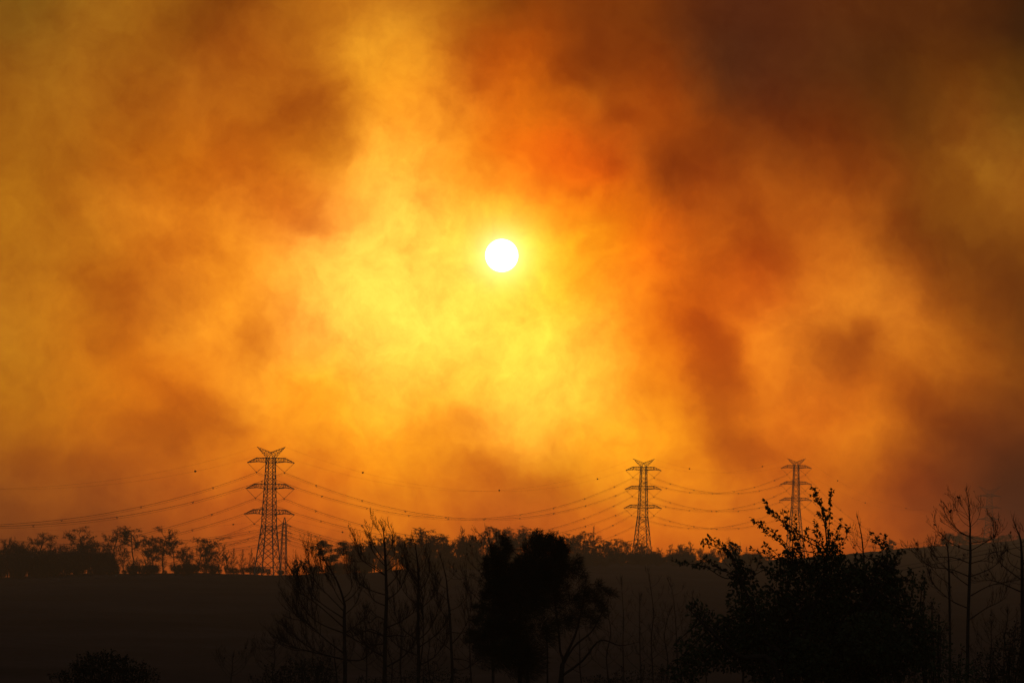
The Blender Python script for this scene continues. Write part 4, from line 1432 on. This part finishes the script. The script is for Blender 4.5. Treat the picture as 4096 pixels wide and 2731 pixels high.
# -- dense windblown evergreen in the middle
def evergreen():
    rng = np.random.default_rng(41)
    dist = 118.0
    m = dist / F
    foot = P(2080, 2731, dist)
    base = Vector((foot.x, foot.y, tz(foot.x, foot.y) - .1))
    bl = [(1985, 2245, 42, 50, 1.0), (2022, 2195, 24, 38, .8), (2082, 2285, 42, 45, 1.0), (2140, 2185, 48, 38, 1.0), (2180, 2165, 30, 26, .8), (2210, 2200, 40, 42, 1.0), (2240, 2180, 24, 20, .7),
          (2240, 2255, 30, 55, .9), (2130, 2280, 80, 70, 1.1), (2190, 2300, 60, 60, 1.0), (2030, 2330, 75, 70, 1.1), (1960, 2330, 40, 40, .7), (2000, 2410, 70, 60, 1.0), (2110, 2390, 85, 80, 1.0), (2220, 2380, 45, 70, .5),
          (1960, 2500, 60, 45, .9), (1905, 2550, 42, 28, .8), (1880, 2530, 22, 18, .6), (2040, 2520, 85, 70, .95), (2000, 2610, 95, 60, .8), (2100, 2640, 80, 80, .7), (1930, 2600, 40, 26, .6), (1925, 2430, 28, 22, .5),
          (1945, 2270, 22, 26, .5), (2150, 2142, 20, 24, .7), (2196, 2148, 18, 22, .6), (2008, 2158, 16, 26, .6), (2262, 2200, 14, 20, .5), (1968, 2196, 14, 24, .4), (1896, 2480, 20, 16, .5), (1930, 2380, 18, 22, .4),
          (2285, 2280, 24, 46, .26), (2325, 2305, 26, 40, .16), (2345, 2370, 36, 40, .22), (2300, 2400, 46, 40, .26), (2385, 2400, 30, 46, .22), (2420, 2362, 26, 12, .5), (2448, 2376, 20, 9, .5), (2270, 2480, 50, 40, .24), (2370, 2480, 34, 34, .16), (2330, 2450, 40, 26, .2), (2410, 2440, 20, 30, .2),
          (2180, 2520, 55, 60, .5), (2310, 2250, 20, 28, .2), (2395, 2340, 16, 24, .2)]
    blobs = px_blobs(ragged(bl, rng, 2), dist, rng)
    root = empty('windblown_evergreen', base)
    tag(root, 'dense dark evergreen with windblown feathery foliage in front of the wood', 'tree')
    tg, cg = Geo(), Geo()
    B = lambda x, y, d=0.0: P(x, y, dist + d)
    stems = [[base, B(2080, 2740), B(2078, 2500), B(2090, 2320), B(2120, 2210)], [base + Vector((.2, .3, 0)), B(2110, 2700, .5), B(2085, 2560, .6), B(2010, 2400, .8), B(1990, 2260, .8)],
             [base + Vector((.9, 0, 0)), B(2240, 2731), B(2255, 2640), B(2300, 2540), B(2330, 2420), B(2345, 2310)],
             [base + Vector((.9, .1, 0)), B(2250, 2720), B(2240, 2600), B(2230, 2480), B(2200, 2300), B(2170, 2200)],
             [B(2250, 2700), B(2330, 2640), B(2400, 2560), B(2480, 2580), B(2560, 2565)],
             [B(2255, 2650), B(2300, 2580), B(2370, 2520), B(2420, 2420), B(2440, 2380)],
             [B(2190, 2760), B(2190, 2620), B(2195, 2500), B(2280, 2400)]]
    for i, st in enumerate(stems):
        cv = catmull(st, 20)
        r0 = (.10, .07, .085, .06, .05, .045, .035)[i]
        tg.tube([tuple(Vector(p) - base) for p in cv], [max(r0 * (1 - k / 21) ** .8, .008) for k in range(21)], 6)
    sk = [Vector(p) for st in stems for p in catmull(st, 12)]
    wind = np.array([.55, 0.0, .12])
    for c_, r_, dens in blobs:
        n = int((7800 if dens > .45 else 14000) * dens * (r_[0] * r_[2]) / .45)
        near = min(sk, key=lambda q: (q - Vector(c_)).length + max(0, (q.z - c_[2])) * .8)
        limb_to(tg, rng, near - base, Vector(c_) - base, .022, .007, .1)
        for k in range(int(14 + 8 * dens)):
            e = c_ + rnd_unit(rng, 1)[0] * r_ * 1.15
            cv = limb_to(tg, rng, Vector(c_) - base + Vector(tuple(rng.normal(size=3) * .1)), Vector(e) - base, .010, .003, .15, 6, 3)
        d = rnd_unit(rng, n) * (rng.random((n, 1)) ** .55) * 1.12
        # strands start inside the tuft and stream out with the wind
        pos = c_ + d * r_ - np.array(base)
        al = d * .8 + rnd_unit(rng, n) * .45 + wind + [0, 0, .25]
        cg.slivers(pos, al, rng.uniform(.06, .20, n), rng.uniform(.008, .017, n), np.tile([.35, 0, -.45], (n, 1)) + rng.normal(size=(n, 3)) * .2)
    put('trunk', tg.mesh('trunk', M_BARK), root)
    o = put('crown', cg.mesh('crown', M_DARK), root)
    return root


evergreen()


# -- broadleaf tree on the right
def leaf_shape(seed):
    g = Geo()
    rng = np.random.default_rng(seed)
    # lobed blade: three lobes folded along the midrib
    for an, L, Wd in ((0, 1.0, .55), (.75, .62, .40), (-.75, .62, .40)):
        al = np.array([[math.sin(an), 0.10 * rng.normal(), math.cos(an)]])
        g.leaves(np.array([[0, 0, 0.12]]), al, np.array([[0.15 * rng.normal(), 1, 0.1]]), [L * .9], [Wd])
    g.tube([(0, 0, 0), (0, 0, .16)], [.015, .012], 3)
    return g.mesh('leaf', M_LEAF)


LEAVES = [leaf_shape(k) for k in range(4)]


def broadleaf():
    rng = np.random.default_rng(53)
    dist = 92.0
    m = dist / F
    foot = P(3180, 2731, dist)
    base = Vector((foot.x, foot.y, tz(foot.x, foot.y) - .1))
    root = empty('broadleaf_tree', base)
    tag(root, 'large dark broadleaf tree with leafy sprays reaching up in front of the half hidden pylon', 'tree')
    tg, cg = Geo(), Geo()
    B = lambda x, y, d=0.0: P(x, y, dist + d)
    # main limbs
    limbs = [[base, B(3190, 2731), B(3230, 2500), B(3290, 2330), B(3308, 2200)],
             [base, B(3160, 2700, .4), B(3120, 2520, .6), B(3190, 2380, .5), B(3170, 2290, .4)],
             [base, B(3150, 2731, -.3), B(3060, 2560, -.4), B(2990, 2380, -.4), B(2950, 2300, -.4)],
             [base, B(3230, 2720, -.3), B(3380, 2540, -.4), B(3500, 2380, -.5), B(3560, 2270, -.5)],
             [base, B(3120, 2731, -.6), B(2950, 2620, -.8), B(2820, 2500, -.9), B(2760, 2440, -.9)],
             [base, B(3250, 2731, .6), B(3420, 2640, .8), B(3600, 2520, .8), B(3680, 2440, .8)]]
    for i, st in enumerate(limbs):
        cv = catmull(st, 20)
        tg.tube([tuple(Vector(p) - base) for p in cv], [max(.095 * (1 - k / 21) ** .8, .012) for k in range(21)], 7)
    sk = [Vector(p) for st in limbs for p in catmull(st, 14)[4:]]
    # leafy sprays that show against the sky: pixel polylines from inside the crown to the tip
    sprays = [
        [(3308, 2230), (3312, 2150), (3300, 2060), (3275, 1995), (3252, 1952)], [(3312, 2170), (3318, 2080), (3322, 2010), (3326, 1962)],
        [(3300, 2060), (3268, 2000), (3250, 1975)], [(3300, 2100), (3285, 2060), (3270, 2050)],
        [(3310, 2200), (3345, 2150), (3362, 2110), (3365, 2075)], [(3320, 2230), (3372, 2170), (3390, 2130), (3392, 2110)], [(3308, 2250), (3275, 2180), (3265, 2130), (3268, 2080)],
        [(3300, 2200), (3280, 2150), (3262, 2100)],
        [(3240, 2290), (3180, 2180), (3130, 2090), (3080, 2040), (3062, 2006)], [(3150, 2120), (3140, 2080), (3128, 2035)], [(3120, 2075), (3090, 2060), (3075, 2045)],
        [(3200, 2260), (3140, 2170), (3080, 2120), (3030, 2095), (3013, 2078)], [(3160, 2210), (3110, 2160), (3060, 2130), (3048, 2085)],
        [(3180, 2290), (3120, 2240), (3060, 2215), (3008, 2190)], [(3150, 2260), (3090, 2200), (3055, 2180)], [(3190, 2190), (3175, 2140), (3180, 2060)],
        [(3170, 2150), (3150, 2110), (3150, 2045)], [(3210, 2230), (3190, 2150), (3185, 2115)],
        [(3260, 2260), (3250, 2190), (3230, 2140), (3225, 2120)], [(3240, 2250), (3215, 2170), (3205, 2140)],
        [(2980, 2310), (2900, 2285), (2800, 2262), (2690, 2243)], [(2900, 2285), (2850, 2250), (2790, 2235)], [(2960, 2290), (2920, 2220), (2870, 2190), (2795, 2165)],
        [(2930, 2240), (2900, 2190), (2850, 2160), (2835, 2155)], [(2980, 2300), (2960, 2240), (2940, 2200), (2930, 2165)], [(2990, 2300), (2955, 2250), (2905, 2200), (2890, 2180)],
        [(2870, 2270), (2840, 2240), (2820, 2235)], [(2820, 2264), (2770, 2255), (2720, 2262)],
        [(3560, 2290), (3560, 2220), (3530, 2170), (3484, 2128)], [(3550, 2250), (3545, 2190), (3532, 2140)], [(3570, 2280), (3590, 2220), (3600, 2200)], [(3560, 2260), (3600, 2210), (3612, 2205)],
        [(3540, 2250), (3520, 2180), (3500, 2160)], [(3420, 2330), (3430, 2260), (3420, 2210)], [(3500, 2320), (3500, 2250), (3480, 2220)],
        [(3100, 2320), (3050, 2260), (3020, 2240)], [(3640, 2420), (3650, 2330), (3640, 2270)], [(3690, 2430), (3700, 2350), (3690, 2290)]]
    blob = [(3310, 2230, 55, 60, .9), (3345, 2190, 40, 50, .6), (3170, 2235, 55, 45, .75), (3230, 2290, 80, 60, .9), (3120, 2290, 60, 45, .7), (3330, 2310, 95, 70, 1.0), (3420, 2290, 60, 55, .8),
            (3540, 2260, 48, 50, .9), (3500, 2320, 80, 70, 1.0), (3570, 2330, 45, 60, .9), (3400, 2380, 130, 90, 1.1), (3240, 2400, 120, 90, 1.0), (3120, 2400, 90, 80, .7), (2975, 2330, 60, 55, .6), (2990, 2400, 90, 70, .6),
            (2960, 2280, 40, 42, .5), (3540, 2430, 110, 90, 1.0), (3330, 2500, 150, 100, 1.1), (3160, 2520, 130, 100, 1.0), (3010, 2510, 120, 90, .9), (3480, 2560, 150, 110, 1.1), (3290, 2630, 160, 110, 1.1),
            (3110, 2640, 150, 110, 1.0), (2930, 2600, 120, 90, .7), (2840, 2510, 80, 50, .45), (2790, 2440, 55, 25, .4), (2800, 2620, 100, 80, .5), (2740, 2690, 70, 60, .45), (3460, 2690, 170, 90, 1.1),
            (3620, 2600, 120, 100, .8), (3640, 2450, 60, 70, .35), (3700, 2520, 60, 60, .35), (3650, 2320, 28, 50, .3), (3690, 2350, 30, 40, .22)]
    blobs = px_blobs(ragged(blob, rng, 2), dist, rng)
    Ltyp = 17 * m
    # interior of the crown
    for c_, r_, dens in blobs:
        n = int((560 if c_[2] > 20.2 else 900) * dens * (r_[0] * r_[2]) / .25)
        near = min(sk, key=lambda q: (q - Vector(c_)).length)
        limb_to(tg, rng, near - base, Vector(c_) - base, .020, .008, .1)
        for k in range(int(5 + 8 * dens)):
            e = c_ + rnd_unit(rng, 1)[0] * r_ * .95
            limb_to(tg, rng, Vector(c_) - base + Vector(tuple(rng.normal(size=3) * .06)), Vector(e) - base, .008, .003, .15, 5, 3)
        d = rnd_unit(rng, n) * (rng.random((n, 1)) ** .40)
        pos = c_ + d * r_ - np.array(base)
        al = d * .6 + rnd_unit(rng, n) * .8 + [-.2, 0, .1]
        cg.leaves(pos, al, rnd_unit(rng, n) + [0, 0, .6], rng.uniform(.5, 1.4, n) * Ltyp, rng.uniform(.40, .8, n) * Ltyp)
    # sprays: twig + alternate leaves, short side twigs
    spots = []
    for sp in sprays:
        dep = rng.normal() * .25
        pts = [P(x, y, dist + dep) for x, y in sp]
        near = min(sk, key=lambda q: (q - pts[0]).length)
        limb_to(tg, rng, near - base, pts[0] - base, .018, .011, .08)
        cv = catmull(pts, 16)
        L = sum((b - a).length for a, b in zip(cv, cv[1:]))
        tg.tube([tuple(p - base) for p in cv], [.011 - .008 * k / 16 for k in range(17)], 4)
        nleaf = int(L / (6.5 * m))
        for k in range(nleaf):
            t = (k + rng.random() * .6) / nleaf
            i = min(int(t * 16), 15)
            p = cv[i].lerp(cv[i + 1], t * 16 - i)
            d = (cv[i + 1] - cv[i]).normalized()
            sd_ = Vector((rng.normal(), rng.normal() * .8, rng.normal())).normalized()
            ped = d * .4 + sd_ * .8
            q = p + ped * rng.uniform(2, 11) * m
            tg.tube([tuple(p - base), tuple(q - base)], [.004, .003], 3)
            nl = int(rng.integers(2, 5))
            for j in range(nl):
                al = ped + Vector((rng.normal() - .35, rng.normal(), rng.normal() - .1)) * .7
                nn = Vector((rng.normal() * .5, rng.normal() * .5 - .3, 1.0))
                spots.append((q - base, al.normalized(), nn, Ltyp * rng.uniform(.55, 1.05), q.z))
    spots.sort(key=lambda s_: -s_[4])
    for (p, al, nn, L, _) in spots[:300]:
        z_ = al; y_ = (nn - z_ * nn.dot(z_)).normalized(); x_ = y_.cross(z_)
        mt = Matrix((x_, y_, z_)).transposed().to_4x4()
        put('leaf', LEAVES[int(rng.integers(4))], root, Matrix.Translation(p) @ mt @ Matrix.Scale(L, 4))
    rest_ = spots[300:]
    cg.leaves([tuple(s_[0]) for s_ in rest_], [tuple(s_[1]) for s_ in rest_], [tuple(s_[2]) for s_ in rest_], [s_[3] for s_ in rest_], [s_[3] * .6 for s_ in rest_])
    put('trunk', tg.mesh('trunk', M_BARK), root)
    o = put('foliage', cg.mesh('foliage', M_LEAF), root)
    tag(o, kind='stuff')


broadleaf()


def leafy_bush(name, dist, foot_px, blob, label, seed, leafpx=13, group=None, mat=None, dens_k=520):
    rng = np.random.default_rng(seed)
    m = dist / F
    f_ = P(*foot_px, dist)
    base = Vector((f_.x, f_.y, tz(f_.x, f_.y) - .1))
    root = empty(name, base)
    tag(root, label, 'bush', group)
    tg, cg = Geo(), Geo()
    L0 = leafpx * m
    for c_, r_, dens in px_blobs(ragged(blob, rng, 4), dist, rng):
        limb_to(tg, rng, Vector((rng.normal() * .1, rng.normal() * .1, 0)), Vector(c_) - base, .045, .010, .12)
        n = int(dens_k * dens * (r_[0] * r_[2]) / .25)
        for k in range(9):
            e = c_ + rnd_unit(rng, 1)[0] * r_ * 1.05
            limb_to(tg, rng, Vector(c_) - base, Vector(e) - base, .009, .003, .15, 5, 3)
        d = rnd_unit(rng, n) * (rng.random((n, 1)) ** .42)
        pos = c_ + d * r_ - np.array(base)
        al = d * .7 + rnd_unit(rng, n) * .7 + [.35, 0, .15]
        cg.leaves(pos, al, rnd_unit(rng, n) + [0, 0, .5], rng.uniform(.6, 1.3, n) * L0, rng.uniform(.3, .55, n) * L0)
    put('trunk', tg.mesh('trunk', M_BARK), root)
    o = put('foliage', cg.mesh('foliage', mat or M_DARK), root)
    tag(o, kind='stuff')
    return root


leafy_bush('leafy_bush', 105, (430, 2760), [(330, 2665, 60, 40, 1.0), (400, 2655, 80, 45, 1.1), (450, 2645, 60, 32, .9), (500, 2670, 70, 40, .9), (300, 2720, 70, 40, 1.0), (420, 2720, 110, 50, 1.2),
    (540, 2715, 60, 45, .7), (590, 2710, 45, 40, .4), (240, 2705, 40, 16, .6), (575, 2680, 30, 20, .3)], 'low dark bush standing alone at the foot of the bare slope', 61)
leafy_bush('leafy_bush', 115, (1200, 2760), [(1120, 2700, 60, 35, .9), (1200, 2670, 70, 35, .9), (1270, 2665, 60, 35, .9), (1240, 2720, 110, 40, 1.1), (1320, 2700, 50, 50, .6), (1050, 2725, 60, 22, .7)],
    'low dark bush at the foot of the leaning forked pine', 62, 10)
leafy_bush('leafy_bush', 100, (3760, 2780), [(3700, 2480, 55, 60, .35), (3680, 2560, 70, 60, .5), (3740, 2620, 90, 70, .7), (3650, 2660, 100, 70, .9), (3800, 2690, 110, 60, .8), (3730, 2420, 30, 35, .25), (3760, 2530, 45, 50, .3)],
    'leafy bush between the broadleaf tree and the tall cone-bearing pine', 63, 15, mat=M_LEAF)
leafy_bush('leafy_bush', 108, (4010, 2790), [(3960, 2650, 60, 45, .5), (4040, 2600, 70, 60, .6), (4080, 2680, 90, 60, .9), (3980, 2710, 90, 40, .9), (4090, 2540, 40, 50, .4)],
    'leafy bush under the pine with the bent top', 64, 13)
leafy_bush('leafy_bush', 125, (1700, 2780), [(1620, 2710, 80, 30, .5), (1720, 2690, 80, 40, .5), (1800, 2715, 70, 30, .5), (1500, 2722, 70, 20, .4)], 'thin low scrub at the feet of the burnt pines', 65, 9)
leafy_bush('leafy_bush', 130, (2520, 2790), [(2450, 2720, 80, 25, .4), (2560, 2710, 90, 35, .45), (2640, 2690, 60, 40, .4), (2380, 2722, 60, 20, .4)], 'thin low scrub between the evergreen and the broadleaf tree', 66, 9)

# ------------------------------------------------------------------ local line crossing in front of the far hill
def utility_pole(base, h, label):
    root = empty('utility_pole', base)
    tag(root, label, 'utility pole', 'wooden poles of the local line')
    g = Geo(); g.tube([(0, 0, -1), (0, 0, h)], [.16, .11], 8)
    put('pole', g.mesh('pole', M_POLE, True), root)
    g = Geo(); g.tube([(-.1, -1.1, h - .5), (-.1, 1.1, h - .5)], [.07, .07], 4)
    put('crossarm', g.mesh('crossarm', M_POLE), root)
    tops = []
    for y in (-1.0, 0.0, 1.0):
        z = h - .36 if y else h
        put('insulator_string', INS, root, Matrix.Translation((-.1 if y else 0, y, z - .08)) @ Matrix.Scale(.28, 4))
        tops.append(Vector(base) + Vector((-.1 if y else 0, y, z + .18)))
    return tops


DA, DB = 300.0, 300.0
pa, pb = P(3240, 2335, DA), P(4480, 2090, DB)
A_ = Vector((pa.x, pa.y, tz(pa.x, pa.y))); Bq = Vector((pb.x, pb.y, tz(pb.x, pb.y)))
ta = utility_pole(A_, pa.z - A_.z, 'wooden utility pole screened by the broadleaf tree')
tb = utility_pole(Bq, pb.z - Bq.z, 'wooden utility pole at the end of the wires past the bent pine')
for k, (ya, yb) in enumerate(((2310, 2065), (2332, 2105), (2355, 2143))):
    a_ = ta[k].copy(); b_ = tb[k].copy()
    earth_wire(a_, b_, .25, ('upper', 'middle', 'lower')[k] + ' thin cable crossing behind the tall burnt pine below the far hilltop', 'local cables below the far hilltop', (), 24, .013, name='overhead_cable')

# ------------------------------------------------------------------ the smoky air
def haze():
    me = bpy.data.meshes.new('haze')
    bm = bmesh.new()
    bmesh.ops.create_cube(bm, size=1.0)
    bm.to_mesh(me); bm.free()
    zlo = float(min(v.co.z for v in bpy.data.objects['ground'].data.vertices)) - 1.0
    o = put('haze', me, None, Matrix.Translation((0, 0, (zlo + HAZE_TOP) / 2)) @ Matrix.Diagonal((2 * HAZE_R, 2 * HAZE_R, HAZE_TOP - zlo, 1)))
    m = bpy.data.materials.new('smoky_air')
    m.use_nodes = True
    t = m.node_tree
    t.nodes.clear()
    q = NT(t)
    vol = q.n('ShaderNodeVolumePrincipled')
    vol.inputs['Color'].default_value = (0.86, 0.70, 0.49, 1)
    vol.inputs['Density'].default_value = HAZE
    vol.inputs['Anisotropy'].default_value = 0.15
    out = q.n('ShaderNodeOutputMaterial')
    t.links.new(vol.outputs[0], out.inputs['Volume'])
    me.materials.append(m)
    tag(o, 'brown smoke haze hanging over the whole valley', 'haze', kind='stuff')


haze()
